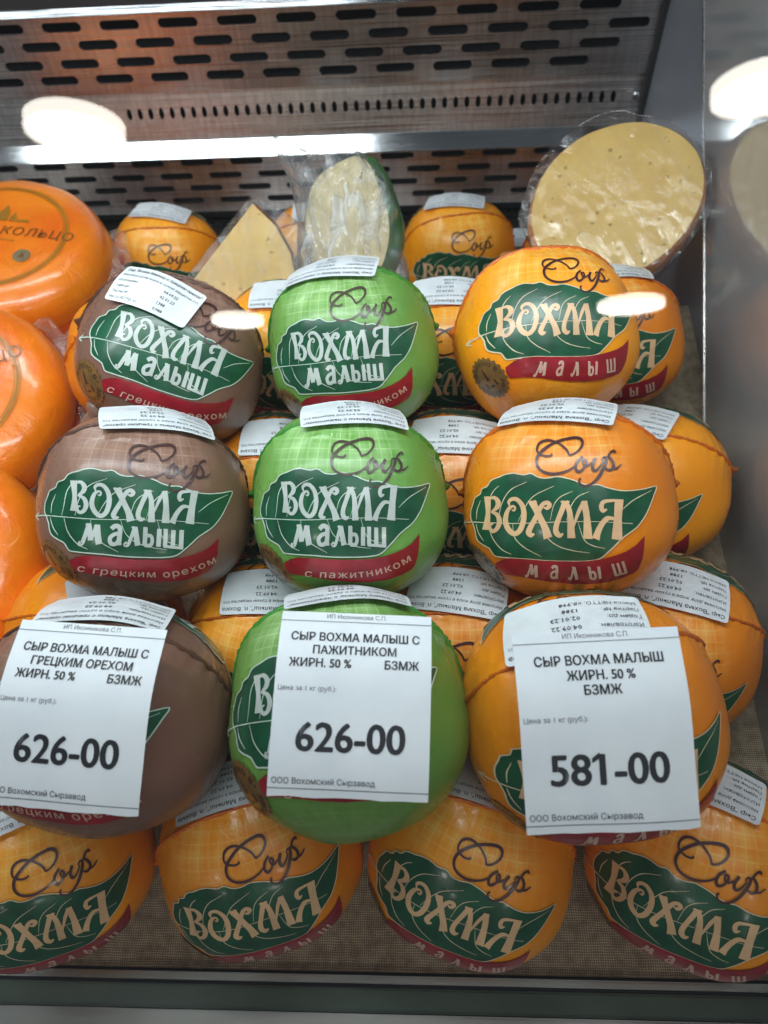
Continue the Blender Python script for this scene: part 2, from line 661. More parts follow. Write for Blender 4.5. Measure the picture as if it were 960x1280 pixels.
# slanted strip with small oval holes
me = perforated(X0, X1, -.031, .031, [(.001, 0)], .0128, .0052, .0115, 0)
sp = [[(X0, -.030), (X1, -.030), (X1, .030), (X0, .030)]]
x = -.34
while x < .225:
    sp.append([(x + .0030 * math.cos(a * math.pi / 6), .002 + .0062 * math.sin(a * math.pi / 6)) for a in range(12)])
    x += .0128
me = curve_mesh(sp, .001)
me.transform(Matrix.Translation(W(0, WALL_Y + .000, -.4325)) @ Matrix.Rotation(R(90 - 14), 4, 'X'))
link('vented_strip', me, M['steel'], back, rel(back))
# lower sheet
me = perforated(X0, X1, -.560, -.474, [(-.4925, 0), (-.510, -.030), (-.5265, .004), (-.5435, -.024)], .0625, .042, .0080, -.026)
me.transform(Matrix.Translation(W(0, WALL_Y + .003, 0)))
link('lower_slotted_sheet', me, M['steel'], back, rel(back))
bm = bmesh.new()
bm_box(bm, X0, X1, WALL_Y + .05, WALL_Y + .06, Z0 - .62, Z0 - .30)
link('dark_backing', from_bm('dark_backing', bm), M['dark'], back, rel(back))  # near-black sheet: the shade behind the slots is put into its colour
# little screw at the end of the strip
bm = bmesh.new()
bmesh.ops.create_uvsphere(bm, u_segments=16, v_segments=8, radius=.0045)
bmesh.ops.transform(bm, matrix=Matrix.Translation(W(.246, WALL_Y - .012, -.425)) @ Matrix.Diagonal((1, .5, 1, 1)), verts=bm.verts)
link('screw', from_bm('screw', bm, True), M['steel_bright'], back, rel(back))

# the polished rail between the two sheets: its face leans back and mirrors the tube lamp
cam_dir = (W(0, 0, 0) - W(-.25, .86, -.465))
TUBE_Y, TUBE_Z = .70, .10
t_dir = Vector((0, TUBE_Y - .86, TUBE_Z + .465)).normalized()
c_dir = Vector((0, -.86, .465)).normalized()
nrm = (t_dir + c_dir).normalized()
ang = math.atan2(nrm.z, -nrm.y)               # lean of the face from upright
rail = empty('steel_rail', W(-.15, .862, -.465), 'polished steel rail along the back panel mirroring a white tube light', 'rail')
bm = bmesh.new()
bm_box(bm, X0, X1, -.0015, .0015, -.0104, .0104, .0006)
me = from_bm('rail_face', bm)
me.transform(Matrix.Translation(W(0, .862, -.4655)) @ Matrix.Rotation(-ang, 4, 'X'))
link('rail_face', me, M['steel_bright'], rail, rel(rail))
bm = bmesh.new()
bm_box(bm, X0, X1, .865, .883, Z0 - .4735, Z0 - .4705, .0008)
link('rail_flange', from_bm('rail_flange', bm), M['steel'], rail, rel(rail))

trail = empty('top_rail', W(-.15, .86, -.312), 'bright steel edge along the very top of the slotted back panel', 'rail')
bm = bmesh.new()
bm_box(bm, X0, X1, -.0012, .0012, -.006, .006, .0005)
me = from_bm('rail_face', bm)
me.transform(Matrix.Translation(W(0, .862, -.3135)) @ Matrix.Rotation(-R(47), 4, 'X'))
link('rail_face', me, M['steel_bright'], trail, rel(trail))
bm = bmesh.new()
bm_box(bm, X0, X1, .862, .884, Z0 - .312, Z0 - .24)
link('dark_shelf_edge', from_bm('dark_shelf_edge', bm), M['black_gap'], trail, rel(trail))

# gap and white ledge under the back panel
bm = bmesh.new()
bm_box(bm, X0, X1 - .002, .842, .868, Z0 - .600, Z0 - .588, .002)
lo = link('white_ledge', from_bm('white_ledge', bm), M['white_ledge'])
tag(lo, 'white enamel ledge below the slotted back panel behind the cheeses', 'ledge')

# side wall: glossy grey panel, seam and corner strip
side = empty('side_panel', W(.262, .4, -.6), 'glossy grey side panel of the case mirroring the cheeses', 'panel')


def prism_x(name, pts, x0, x1, m, parent):
    """an outline in the YZ plane given thickness along X"""
    n = len(pts)
    vs = [W(x0, p[0], p[1]) for p in pts] + [W(x1, p[0], p[1]) for p in pts]
    fs = [tuple(range(n))[::-1], tuple(range(n, 2 * n))] + [(i, (i + 1) % n, n + (i + 1) % n, n + i) for i in range(n)]
    return link(name, mesh(name, vs, fs, False), m, parent, rel(parent))


seam_a, seam_b = (.985, -.076), (.400, -.511)
prism_x('mirror_sheet', [(-.10, -.66), (.400, -.66), seam_b, seam_a, (.985, .12), (-.10, .12)], .2420, .2460, M['side_wall'], side)
prism_x('corner_sheet', [(.380, -.66), (.985, -.66), (.985, .12), (.380, .12)], .2590, .2630, M['side_strip'], side)
a, b = Vector(seam_a), Vector(seam_b)
nn = Vector((-(b - a).y, (b - a).x)).normalized() * .0011
prism_x('seam_bead', [tuple(a + nn), tuple(b + nn), tuple(b - nn), tuple(a - nn)], .2412, .2465, M['steel'], side)
bm = bmesh.new()
bm_box(bm, .2535, .2608, .868, .874, Z0 - .60, Z0 - .24)
link('corner_gasket', from_bm('corner_gasket', bm), M['black_gap'], side, rel(side))

# shelf, burlap, base of the case
bm = bmesh.new()
nx, ny = 90, 60
vs, fs = [], []
for j in range(ny + 1):
    for i in range(nx + 1):
        x = -.292 + i / nx * (.2585 + .292)
        y = .031 + j / ny * .547
        z = floor_z(y) + .0015 + .0022 * noise.noise(Vector((x * 14, y * 14, 3))) + .0012 * noise.noise(Vector((x * 45, y * 30, 8)))
        vs.append(W(x, y, z))
fs = [(j * (nx + 1) + i, j * (nx + 1) + i + 1, (j + 1) * (nx + 1) + i + 1, (j + 1) * (nx + 1) + i) for j in range(ny) for i in range(nx)]
cl = link('burlap_cloth', mesh('burlap_cloth', vs, fs), M['burlap'])
tag(cl, 'coarse brown burlap cloth spread under the cheeses on the shelf', 'cloth')
bm = bmesh.new()
vs = [W(-.292, .030, floor_z(.030) - .004), W(.2585, .030, floor_z(.030) - .004), W(.2585, .58, floor_z(.58) - .004), W(-.292, .58, floor_z(.58) - .004),
      W(-.292, .030, -.72), W(.2585, .030, -.72), W(.2585, .58, -.72), W(-.292, .58, -.72)]
sh = link('display_shelf', mesh('display_shelf', vs, [(0, 1, 2, 3), (7, 6, 5, 4), (0, 4, 5, 1), (1, 5, 6, 2), (2, 6, 7, 3), (3, 7, 4, 0)], False), M['black_gap'])
tag(sh, kind='structure')
bm = bmesh.new()
bm_box(bm, -.66, .2585, .025, .99, Z0 - .64, Z0 - .602)
fl = link('case_floor', from_bm('case_floor', bm), M['steel'])
tag(fl, kind='structure')

# front edge: steel lip, green glass edge, outer rail
fr = empty('front_rail', W(-.15, 0, -.60), 'steel front rail of the case with a greenish glass edge strip', 'rail')
for nm, y0, y1, z0, z1, m in (('steel_lip', .0245, .0290, -.600, -.5535, 'steel_dull'), ('channel', .0226, .0243, -.610, -.5570, 'black_gap'),
                              ('outer_strip', -.040, .0086, -.610, -.5515, 'steel_dull')):
    bm = bmesh.new()
    bm_box(bm, -.66, .30, y0, y1, Z0 + z0, Z0 + z1, .0012)
    link(nm, from_bm(nm, bm), M[m], fr, rel(fr))
M['green_edge'] = mat('green_glass_edge', (.035, .070, .050), .25, build=lambda nt, p: nt.links.new(
    mix_color(nt, obj_noise(nt, 60, 4, .6, (.3, 1, 1)), (.045, .075, .052), (.10, .135, .100)), p.inputs['Base Color']))
bm = bmesh.new()
bm_box(bm, -.66, .30, .0092, .0224, Z0 - .610, Z0 - .5535, .0015)
link('glass_edge_strip', from_bm('glass_edge_strip', bm), M['green_edge'], fr, rel(fr))

# slanted front glass
TILT = R(27)
pz0, pz1 = -.585, .35
py = lambda z: -.085 + (z + .6) * math.tan(TILT)
vs = [W(-1.0, py(pz0), pz0), W(1.0, py(pz0), pz0), W(1.0, py(pz1), pz1), W(-1.0, py(pz1), pz1)]
gp = link('front_glass', mesh('front_glass', vs, [(0, 1, 2, 3)], False), M['glass'])
tag(gp, 'clear slanted front glass of the case reflecting round ceiling lamps', 'glass')

# lamps whose mirror images show in the glass and on the rail
LAMPS = [(-1.36, -2.55, 'round ceiling lamp mirrored above the orange wheels on the left', .19),
         (1.26, -2.45, 'round ceiling lamp mirrored on the grey side panel at the right edge', .175),
         (-1.49, -5.67, 'round ceiling lamp mirrored small over the brown cheese shoulder', .21),
         (1.63, -5.48, 'round ceiling lamp mirrored small over the orange cheese lettering', .25)]
for i, (lx, ly, lab, r) in enumerate(LAMPS):
    lp = empty('ceiling_lamp', W(lx, ly, 1.3), lab, 'ceiling lamp', 'round lamps reflected in the front glass')
    n = 48
    ring = lambda q, z: [(q * math.cos(2 * math.pi * k / n), q * math.sin(2 * math.pi * k / n), z) for k in range(n)]
    me = mesh('diffuser', ring(r * .93, 0) + [(0, 0, 0)], [(k, (k + 1) % n, n) for k in range(n)])
    link('diffuser', me, M['lamp_glow'], lp)
    vs = ring(r * .93, .004) + ring(r * .96, -.014) + ring(r, -.012) + ring(r, .035)
    fs = [(q * n + k, q * n + (k + 1) % n, (q + 1) * n + (k + 1) % n, (q + 1) * n + k) for q in range(3) for k in range(n)]
    link('rim', mesh('rim', vs, fs), M['lamp_rim'], lp)

tl = empty('tube_lamp', W(-.42, TUBE_Y, TUBE_Z), 'white tube lamp inside the case mirrored along the steel rail', 'tube lamp')
bm = bmesh.new()
bmesh.ops.create_cone(bm, cap_ends=True, segments=20, radius1=.013, radius2=.013, depth=.64)
bmesh.ops.rotate(bm, matrix=Matrix.Rotation(R(90), 3, 'Y'), verts=bm.verts)
link('tube', from_bm('tube', bm, True), M['tube_glow'], tl)
bm = bmesh.new()
for s in (-1, 1):
    bm_box(bm, s * .332 - .012, s * .332 + .012, -.015, .015, -.015, .015, .003)
bm_box(bm, -.344, .344, -.02, .02, .016, .03, .002)
link('socket', from_bm('socket', bm), M['white_ledge'], tl)

# ------------------------------------------------------------------ the printed cheese balls
DIM = {'orange': (.0632, .0600, .0606), 'green': (.0600, .0600, .0612), 'brown': (.0640, .0600, .0602)}
PW = 2.28


def surf_dir(d, kind, off=0.):
    """point of the ball's skin in direction d (x right, -y to the print, z up)"""
    a, b, c = DIM[kind]
    r = (abs(d.x) ** PW + abs(d.y) ** PW + abs(d.z) ** PW) ** (-1 / PW)
    lump = .0009 * math.sin(2.3 * d.x + 3.1 * d.z + .7) + .0007 * math.sin(5.1 * d.z - 3.3 * d.y + 1.9) + .0005 * math.sin(6.7 * d.x + 4.1 * d.y + 2.2)
    p = Vector((d.x * r * a, d.y * r * b, d.z * r * c))
    nrm = Vector((d.x / a, d.y / b, d.z / c)).normalized()
    return p + nrm * (lump + off)


def ang_dir(az, el):
    return Vector((math.sin(az) * math.cos(el), -math.cos(az) * math.cos(el), math.sin(el)))


def art_dir(px, py):
    """artwork drawing units -> direction on the ball"""
    X, Y = (px - 470) / 456, (316 - py) / 412
    q = math.hypot(X, Y)
    if q < 1e-6:
        return Vector((0, -1, 0))
    D = 7.0                                     # seen from seven radii away
    al = math.atan(q * math.tan(math.asin(1 / D)))
    sn = D * math.sin(al)
    th = (math.asin(sn) if sn < .985 else math.asin(.985) + (sn - .985) * 1.8) - al
    return Vector((math.sin(th) * X / q, -math.cos(th), math.sin(th) * Y / q))


LEAF = [(70, 392), (60, 372), (58, 340), (68, 308), (76, 288), (100, 273), (110, 252), (134, 242), (148, 224), (166, 213), (190, 206),
        (216, 196), (250, 191), (290, 197), (322, 191), (352, 206), (390, 209), (430, 202), (468, 208), (500, 217), (530, 229), (566, 238),
        (602, 238), (640, 251), (690, 263), (740, 263), (790, 256), (834, 247), (824, 282), (812, 312), (795, 347), (776, 376), (750, 406),
        (716, 431), (690, 451), (666, 476), (640, 501), (606, 530), (560, 543), (500, 549), (430, 550), (370, 546), (300, 537), (240, 531),
        (200, 526), (176, 521), (160, 502), (150, 491), (120, 476), (100, 461), (90, 441), (84, 421), (76, 404)]
VEINS_LONG = [[(30, 392), (70, 389), (125, 391), (260, 396), (430, 392), (600, 388), (735, 392)]]
VEINS = [[(178, 384), (192, 315), (232, 258), (302, 225)], [(262, 388), (290, 330), (332, 280), (418, 240)], [(398, 385), (415, 320), (445, 285), (497, 262)],
         [(470, 385), (490, 325), (520, 285), (566, 265)], [(690, 345), (740, 302), (815, 262)], [(86, 378), (86, 340), (100, 300)],
         [(128, 385), (140, 300), (160, 262), (186, 240)], [(86, 396), (100, 430), (126, 464)], [(138, 396), (160, 450), (200, 495), (242, 517)],
         [(240, 398), (250, 450), (292, 492), (362, 530)], [(360, 396), (384, 452), (432, 490), (500, 508), (566, 512)], [(520, 392), (545, 462), (582, 484), (626, 490)]]
RIBBON = [(180, 548), (206, 536), (240, 531), (300, 537), (370, 546), (430, 550), (500, 549), (560, 543), (620, 529), (660, 515), (705, 496), (742, 473), (777, 438),
          (772, 480), (764, 525), (748, 562), (735, 575), (700, 593), (640, 616), (560, 633), (480, 639), (400, 632), (330, 617), (260, 601), (206, 592), (188, 570)]


def letters_big(fl, tf, h, m):
    """the five big lettering shapes of the leaf, drawn as brush strokes"""
    k = [0]

    def s(pts, w, w2=None, n=5):
        k[0] += 1
        sc = tf((1, 0))[0] - tf((0, 0))[0]
        ww = [x * sc for x in w] if isinstance(w, (list, tuple)) else w * sc
        fl.stroke([tf(p) for p in pts], ww, h + k[0] * .000012, m, n, None if w2 is None else w2 * sc)
    q = lambda pts: [(102.9 + .643 * x, 257.2 + .643 * y) for x, y in pts]

    def L(pts, w, n=6):
        s(q(pts), [x * .643 for x in w], None, n)
    # В
    L([(46, 43), (50, 150), (45, 253)], [46, 30, 48])
    L([(24, 47), (60, 47)], [12, 12])
    L([(58, 54), (95, 50), (117, 78), (108, 112), (72, 142)], [14, 24, 35, 30, 12])
    L([(70, 140), (112, 160), (128, 205), (114, 248), (88, 262), (70, 244), (72, 222), (90, 216)], [12, 28, 34, 28, 24, 20, 16, 9])
    # О
    L([(192, 104), (188, 76), (212, 58), (246, 64), (278, 108), (286, 175), (268, 250), (230, 280), (186, 248), (166, 190), (182, 128), (212, 104), (228, 114), (222, 132), (206, 128)],
      [8, 20, 24, 28, 33, 36, 35, 31, 33, 34, 26, 15, 14, 12, 7])
    # Х
    L([(340, 74), (366, 125), (398, 190), (428, 250), (448, 312)], [50, 43, 40, 45, 60])
    L([(314, 76), (372, 76)], [12, 12])
    L([(416, 112), (440, 118), (457, 98), (440, 82), (412, 92), (388, 130), (358, 190), (330, 242), (320, 272), (336, 290), (358, 284)], [9, 24, 31, 28, 28, 30, 33, 36, 38, 32, 10])
    # М
    L([(562, 72), (545, 120), (521, 180), (502, 235), (502, 276), (526, 296), (550, 284)], [34, 36, 34, 36, 38, 32, 10])
    L([(532, 76), (592, 76)], [12, 12])
    L([(564, 72), (594, 150), (604, 312)], [30, 37, 54])
    L([(688, 74), (654, 140), (614, 250)], [24, 26, 12])
    L([(688, 72), (707, 180), (711, 312)], [42, 41, 60])
    # А
    L([(905, 66), (896, 180), (885, 306)], [52, 46, 62])
    L([(930, 70), (860, 70), (812, 78), (798, 106), (808, 134), (832, 124)], [12, 18, 26, 30, 26, 9])
    L([(872, 178), (832, 182), (798, 220), (774, 268), (760, 310)], [14, 30, 33, 37, 46])
    L([(806, 196), (850, 184), (890, 190)], [13, 14, 12])


def letters_small(fl, h, m, items, w=1.0):
    """lower-case letters of the small word; items: (letter, x, y, size, turn)"""
    G = {'м': ([[(-.42, -.38), (-.46, -.48), (-.36, -.46), (-.28, -.1), (-.18, .46)], [(-.18, .46), (.0, -.3)], [(.0, -.3), (.2, .46)], [(.2, .44), (.28, 0), (.40, -.48)], [(-.32, .44), (-.12, .46)]], [.16, .20, .14, .24, .09]),
         'а': ([[(-.24, .30), (-.08, .46), (.14, .42), (.2, .2), (.2, -.46)], [(.18, .1), (-.1, .02), (-.26, -.18), (-.18, -.42), (.04, -.44), (.18, -.28)], [(.1, -.44), (.34, -.44)]], [.20, .17, .1]),
         'л': ([[(-.30, -.36), (-.40, -.46), (-.24, -.46), (-.1, 0), (.02, .46)], [(.02, .46), (.14, 0), (.26, -.48)], [(-.14, .44), (.04, .45)]], [.15, .24, .09]),
         'ы': ([[(-.38, .46), (-.36, -.46)], [(-.36, .04), (-.08, .06), (.02, -.16), (-.06, -.42), (-.36, -.44)], [(.36, .46), (.36, -.46)], [(-.50, .45), (-.28, .45)]], [.20, .16, .20, .09]),
         'ш': ([[(-.40, .46), (-.42, -.44)], [(.0, .46), (-.02, -.44)], [(.42, .46), (.40, -.44)], [(-.50, -.43), (.50, -.43)], [(-.52, .44), (-.3, .44)], [(.32, .44), (.54, .44)]], [.19, .19, .19, .12, .09, .09])}
    k = 0
    for ch, x, y, size, turn in items:
        st, ws = G[ch]
        c, s_ = math.cos(turn), math.sin(turn)
        for pts, wd in zip(st, ws):
            k += 1
            q = [(x + size * (p[0] * c + p[1] * s_), y - size * (p[1] * c - p[0] * s_)) for p in pts]
            fl.stroke(q, wd * size * w, h + k * .000012, m, 5)


def script(fl, h, m, tf=lambda p: p):
    """the handwritten word above the leaf"""
    st = [([(405, 240), (470, 215), (524, 160), (518, 106), (460, 84), (360, 96), (250, 132), (150, 197), (96, 262), (92, 332), (140, 384), (230, 407), (340, 394), (430, 356), (480, 310)], [16, 18, 24, 28, 24, 22, 24, 26, 28, 27, 26, 25, 22, 18, 10]),
          ([(405, 240), (370, 182), (290, 126), (200, 106), (125, 132), (96, 186), (112, 226), (170, 247), (218, 244), (240, 228)], [20, 20, 18, 20, 21, 20, 18, 17, 17, 19]),
          ([(532, 256), (482, 300), (466, 350), (486, 388), (530, 374), (566, 322), (558, 288), (534, 292), (542, 330), (572, 344), (616, 314)], [22, 28, 30, 28, 24, 24, 22, 18, 18, 18, 14]),
          ([(652, 276), (626, 330), (632, 374), (662, 384), (700, 344), (722, 300)], [30, 30, 28, 24, 18, 12]),
          ([(706, 298), (722, 274), (746, 278), (748, 312), (722, 380), (680, 452), (620, 508), (556, 524), (510, 500), (500, 470), (516, 450)], [12, 16, 20, 30, 32, 30, 26, 22, 20, 20, 22]),
          ([(722, 372), (746, 300), (780, 242), (808, 222), (832, 236)], [14, 18, 22, 22, 16]),
          ([(762, 262), (790, 290), (814, 330), (812, 370), (780, 386), (744, 368)], [12, 22, 26, 26, 24, 14]),
          ([(812, 378), (850, 370), (886, 340)], [20, 18, 12])]
    st = [([(308.7 + .4288 * x, 17.2 + .4288 * y) for x, y in pts], [.4288 * x for x in w]) for pts, w in st]
    for i, (pts, w) in enumerate(st):
        fl.stroke([tf(p) for p in pts], w, h + i * .000012, m, 6)


def curve_text(fl, body, base, height, h, m, bold=.012, squeeze=1.0, spacing=1.18, flip=True):
    """a line of type bent along the polyline base (art units, y down); fitted to the base's length"""
    path = smooth_path(base, 12)
    cum = [0]
    for p, q in zip(path, path[1:]):
        cum.append(cum[-1] + (q - p).length)
    pts, fs = text_2d(body, height / .73, bold, spacing=spacing)
    x0 = min(p[0] for p in pts)
    wd = max(p[0] for p in pts) - x0
    k = cum[-1] / wd * squeeze
    out = []
    for x, y, lv in pts:
        s = (x - x0) * k
        i = 0
        while i < len(cum) - 2 and cum[i + 1] < s:
            i += 1
        t = (s - cum[i]) / max(cum[i + 1] - cum[i], 1e-9)
        d = (path[i + 1] - path[i]).normalized()
        p = path[i] + (path[i + 1] - path[i]) * t + Vector((d.y, -d.x)) * y
        out.append((p.x, p.y, lv))
    fl.add(out, fs, h, m)


def leaf_art(kind):
    dy = 0 if kind == 'orange' else -24
    tf = lambda p: (p[0], p[1] + dy)
    f = Flat()
    f.fill([[tf(p) for p in LEAF]], .00030, 0, 26)
    edge = [tf(p) for p in LEAF + LEAF[:1]]
    f.stroke(edge, 4.2, .00042, 1, 3)
    for v in VEINS_LONG:
        f.stroke([tf(p) for p in v], [7, 3.5, 3, 2.5, 2], .00046, 1)
    f.stroke([tf((40, 380)), tf((30, 392)), tf((44, 410))], 4, .00047, 1)
    for i, v in enumerate(VEINS):
        f.stroke([tf(p) for p in v], [1.5, 3.2, 3.2, 1.5], .00044 + i * 1e-6, 1)
    if kind != 'orange':                         # paler patch in the middle of the leaf
        for c, r_, q in (((330, 330), 62, 0), ((500, 370), 48, 1)):
            f.add([tf((c[0] + r_ * 1.5 * math.cos(a * .3142) * (1 + .12 * math.sin(a * 2.1)), c[1] + r_ * .7 * math.sin(a * .3142))) for a in range(20)], [tuple(range(20))], .00037 + q * 1e-5, 2)
    return f


def lettering_art(kind):
    f = Flat()
    if kind == 'orange':
        letters_big(f, lambda p: p, .00060, 0)
    else:
        letters_big(f, lambda p: (160 + (p[0] - 118) * .895, 262 + (p[1] - 285) * .90 - 42), .00060, 0)
        letters_small(f, .00060, 0, [('м', 250, 432, 84, .02), ('а', 345, 436, 82, .03), ('л', 420, 438, 82, .03), ('ы', 500, 440, 82, .02), ('ш', 590, 440, 80, 0)], 1.2)
    return f


def ribbon_art(kind):
    dy = 0 if kind == 'orange' else -14
    f = Flat()
    f.fill([[(p[0], p[1] + dy) for p in RIBBON]], .00048, 0, 26)
    return f


def ribbon_text_art(kind):
    f = Flat()
    if kind == 'orange':
        letters_small(f, .00066, 0, [('м', 330, 584, 50, .16), ('а', 420, 592, 50, .06), ('л', 500, 593, 50, 0), ('ы', 584, 584, 50, -.15), ('ш', 676, 560, 48, -.32)], 1.15)
    elif kind == 'green':
        curve_text(f, 'с пажитником', [(268, 590), (340, 600), (420, 606), (500, 604), (590, 586), (670, 558), (735, 524)], 28, .00066, 0, .011)
    else:
        curve_text(f, 'с грецким орехом', [(212, 574), (300, 590), (400, 602), (490, 604), (580, 594), (670, 566), (765, 520)], 27, .00066, 0, .011)
    return f


def script_art(kind):
    f = Flat()
    script(f, .00050, 0, (lambda p: p) if kind == 'orange' else (lambda p: (p[0] + 38, p[1] - 6)))
    return f


def seal_art():
    f = Flat()
    pts = []
    for i in range(84):
        r = 100 if i % 4 in (0, 1) else 92
        a = 2 * math.pi * i / 84
        pts.append((r * math.cos(a), r * math.sin(a)))
    f.fill([pts], .00040, 0, 22)

    def arc(body, a0, a1, r, flip):
        n = 12
        base = [(r * math.cos(a0 + (a1 - a0) * i / n), r * math.sin(a0 + (a1 - a0) * i / n)) for i in range(n + 1)]
        curve_text(f, body, base, 19, .00052, 1, .02)
    arc('СВАРЕНО В', R(185), R(350), 62, False)
    arc('КОСТРОМЕ', R(165), R(20), 82, True)
    f.dot((-78, 10), 4, .00052, 1)
    f.dot((76, 0), 4, .00052, 1)
    # tower
    for i, (x, w, y0, y1) in enumerate(((0, 26, -5, 40), (0, 15, -25, -4), (-30, 12, 12, 40), (30, 12, 12, 40))):
        f.add([(x - w / 2, y1), (x + w / 2, y1), (x + w / 2 * .8, y0), (x - w / 2 * .8, y0)], [(0, 1, 2, 3)], .00052 + i * 1e-5, 1)
    f.add([(-7, -26), (7, -26), (0, -56)], [(0, 1, 2)], .00053, 1)
    f.add([(-45, 43), (45, 43), (45, 47), (-45, 47)], [(0, 1, 2, 3)], .00053, 1)
    return f


# the weld circle: plane p . A = D on the unit ball
A_AX = Vector((.05, -math.cos(R(50)), -math.sin(R(50)))).normalized()
A_D = -.20
T_AX = Vector((0, -math.cos(R(53)), math.sin(R(53))))      # turning half about this carries the front print to the back


def tangent_map(c, turn, scale, kind):
    """flat art (metres * scale) laid on the ball about direction c"""
    t1 = (-c).cross(Vector((0, 0, 1)))
    t1 = Vector((1, 0, 0)) if t1.length < 1e-3 else t1.normalized()
    t2 = c.cross(t1)
    e1 = t1 * math.cos(turn) + t2 * math.sin(turn)
    e2 = -t1 * math.sin(turn) + t2 * math.cos(turn)
    return lambda x, y, h: surf_dir((c + e1 * x * scale + e2 * y * scale).normalized(), kind, h)


def wrapper_mesh(kind):
    nu, nv = 128, 80
    vs, uvs = [], []
    for j in range(nv + 1):
        el = -math.pi / 2 + math.pi * j / nv
        for i in range(nu + 1):
            az = -math.pi + 2 * math.pi * i / nu
            d = ang_dir(az, el)
            s = d.dot(A_AX) - A_D
            off = .0010 * math.exp(-(s / .05) ** 2)                       # film pulled up towards the weld
            phi = math.atan2(d.dot(A_AX.cross(Vector((1, 0, 0)))), d.x)
            off += .0017 * math.exp(-abs(s) / .13) * noise.noise(Vector((phi * 11, s * 2.5, 4.2))) * (1 if s < 0 or abs(s) > .02 else .8)
            off += .0008 * noise.noise(d * 3.5)* (1 if d.y > .2 else .35)
            vs.append(surf_dir(d, kind, off))
            uvs.append((az / .105, el / .105))
    fs = [(j * (nu + 1) + i, j * (nu + 1) + i + 1, (j + 1) * (nu + 1) + i + 1, (j + 1) * (nu + 1) + i) for j in range(nv) for i in range(nu)]
    me = mesh('wrapper', vs, fs)
    ul = me.uv_layers.new(name='UVMap')
    for lp in me.loops:
        ul.data[lp.index].uv = uvs[lp.vertex_index]
    return me


def seam_mesh(kind, seed):
    """the puckered weld round the ball, a low ridge with a frilly top and two pulled ears at its ends"""
    rnd = random.Random(seed)
    e1 = Vector((1, 0, 0))
    e1 = (e1 - A_AX * e1.dot(A_AX)).normalized()
    e2 = A_AX.cross(e1)
    rr = math.sqrt(1 - A_D * A_D)
    n = 260
    prof = 6
    vs = []
    for i in range(n):
        a = 2 * math.pi * i / n
        wob = .010 * noise.noise(Vector((a * 4, seed, 0))) + .006 * noise.noise(Vector((a * 17, seed, 5)))
        d = (A_AX * (A_D + wob) + (e1 * math.cos(a) + e2 * math.sin(a)) * rr).normalized()
        base = surf_dir(d, kind, .0006)
        nrm = base.normalized()
        up = .0019 + .0012 * noise.noise(Vector((a * 40, seed, 9)))
        for q in (0, math.pi):                                            # ears
            da = abs((a - q + math.pi) % (2 * math.pi) - math.pi)
            up += .0040 * math.exp(-(da / .045) ** 2)
        wd = .0012 + .0005 * noise.noise(Vector((a * 23, seed, 2)))
        fold = A_AX * (.0011 * noise.noise(Vector((a * 30, seed, 14))))
        for k in range(prof):
            t = 2 * math.pi * k / prof
            vs.append(base + nrm * (up * math.sin(t)) + A_AX * (wd * math.cos(t)) + fold * max(0, math.sin(t)))
    fs = [(i * prof + k, i * prof + (k + 1) % prof, ((i + 1) % n) * prof + (k + 1) % prof, ((i + 1) % n) * prof + k) for i in range(n) for k in range(prof)]
    return mesh('weld_seam', vs, fs)


STICKER_LINES = {
    'orange': ('Сыр "Вохма Малыш", п. Вохма', '0,998'), 'green': ('Сыр "Вохма Малыш с пажитником"', '1,004'), 'brown': ('Сыр "Вохма Малыш с грецким орехом"', '0,988')}
_sticker = {}


def sticker_meshes(kind, az, el, turn, w=.063, hgt=.036):
    key = (kind, round(az, 2), round(el, 2), round(turn, 2), w, hgt)
    if key in _sticker:
        return _sticker[key]
    fn0 = tangent_map(ang_dir(R(az), R(el)), R(turn), 1 / .061, kind)

    def fn(x, y, h):                                                      # corners lift a little
        lift = .0016 * max(0, abs(x) / (w / 2) - .55) ** 2 * 4 + .0010 * max(0, abs(y) / (hgt / 2) - .5) ** 2 * 4
        return fn0(x, y, h + .0026 + lift)
    f = Flat()
    r, n = .0025, 5
    pts = []
    for sx, sy, a0 in ((1, 1, 0), (-1, 1, 90), (-1, -1, 180), (1, -1, 270)):
        for i in range(n + 1):
            a = R(a0 + 90 * i / n)
            pts.append((sx * (w / 2 - r) + r * math.cos(a), sy * (hgt / 2 - r) + r * math.sin(a)))
    f.fill([pts], .0004, 0, .005)
    a = f.mesh('paper_sticker', fn)
    t = Flat()
    title, mass = STICKER_LINES[kind]

    def line(body, x, y, size, bold=.0, m=0):
        p, fs = text_2d(body, size, bold, res=1)
        over = max(q[0] for q in p) + x - (w / 2 - .002)
        kx = 1 if over < 0 else (w / 2 - .002 - x) / (w / 2 - .002 - x + over)
        t.add([(q[0] * kx * (1 if kx < 1 else w / .063) + x, q[1] + y, q[2]) for q in p], fs, .00065, m)
    L = -w / 2 + .0025
    line(title, L, hgt / 2 - .0050, .0040 if kind == 'orange' else .0036, .01)
    line('Массовая доля жира в сухом веществе 50%', L, hgt / 2 - .0100, .0029)
    for i, (k_, v_) in enumerate((('Изготовлен:', '04.09.22'), ('Годен до:', '02.01.23'), ('Партия №:', '1388'), ('Масса НЕТТО, кг', mass))):
        line(k_, L, hgt / 2 - .0152 - i * .0052 * hgt / .036, .0033 * hgt / .036)
        line(v_, -.003 + .008 * (w < .06), hgt / 2 - .0152 - i * .0052 * hgt / .036, .0036 * hgt / .036, .012)
    b = t.mesh('sticker_text', fn)
    _sticker[key] = (a, b)
    return a, b


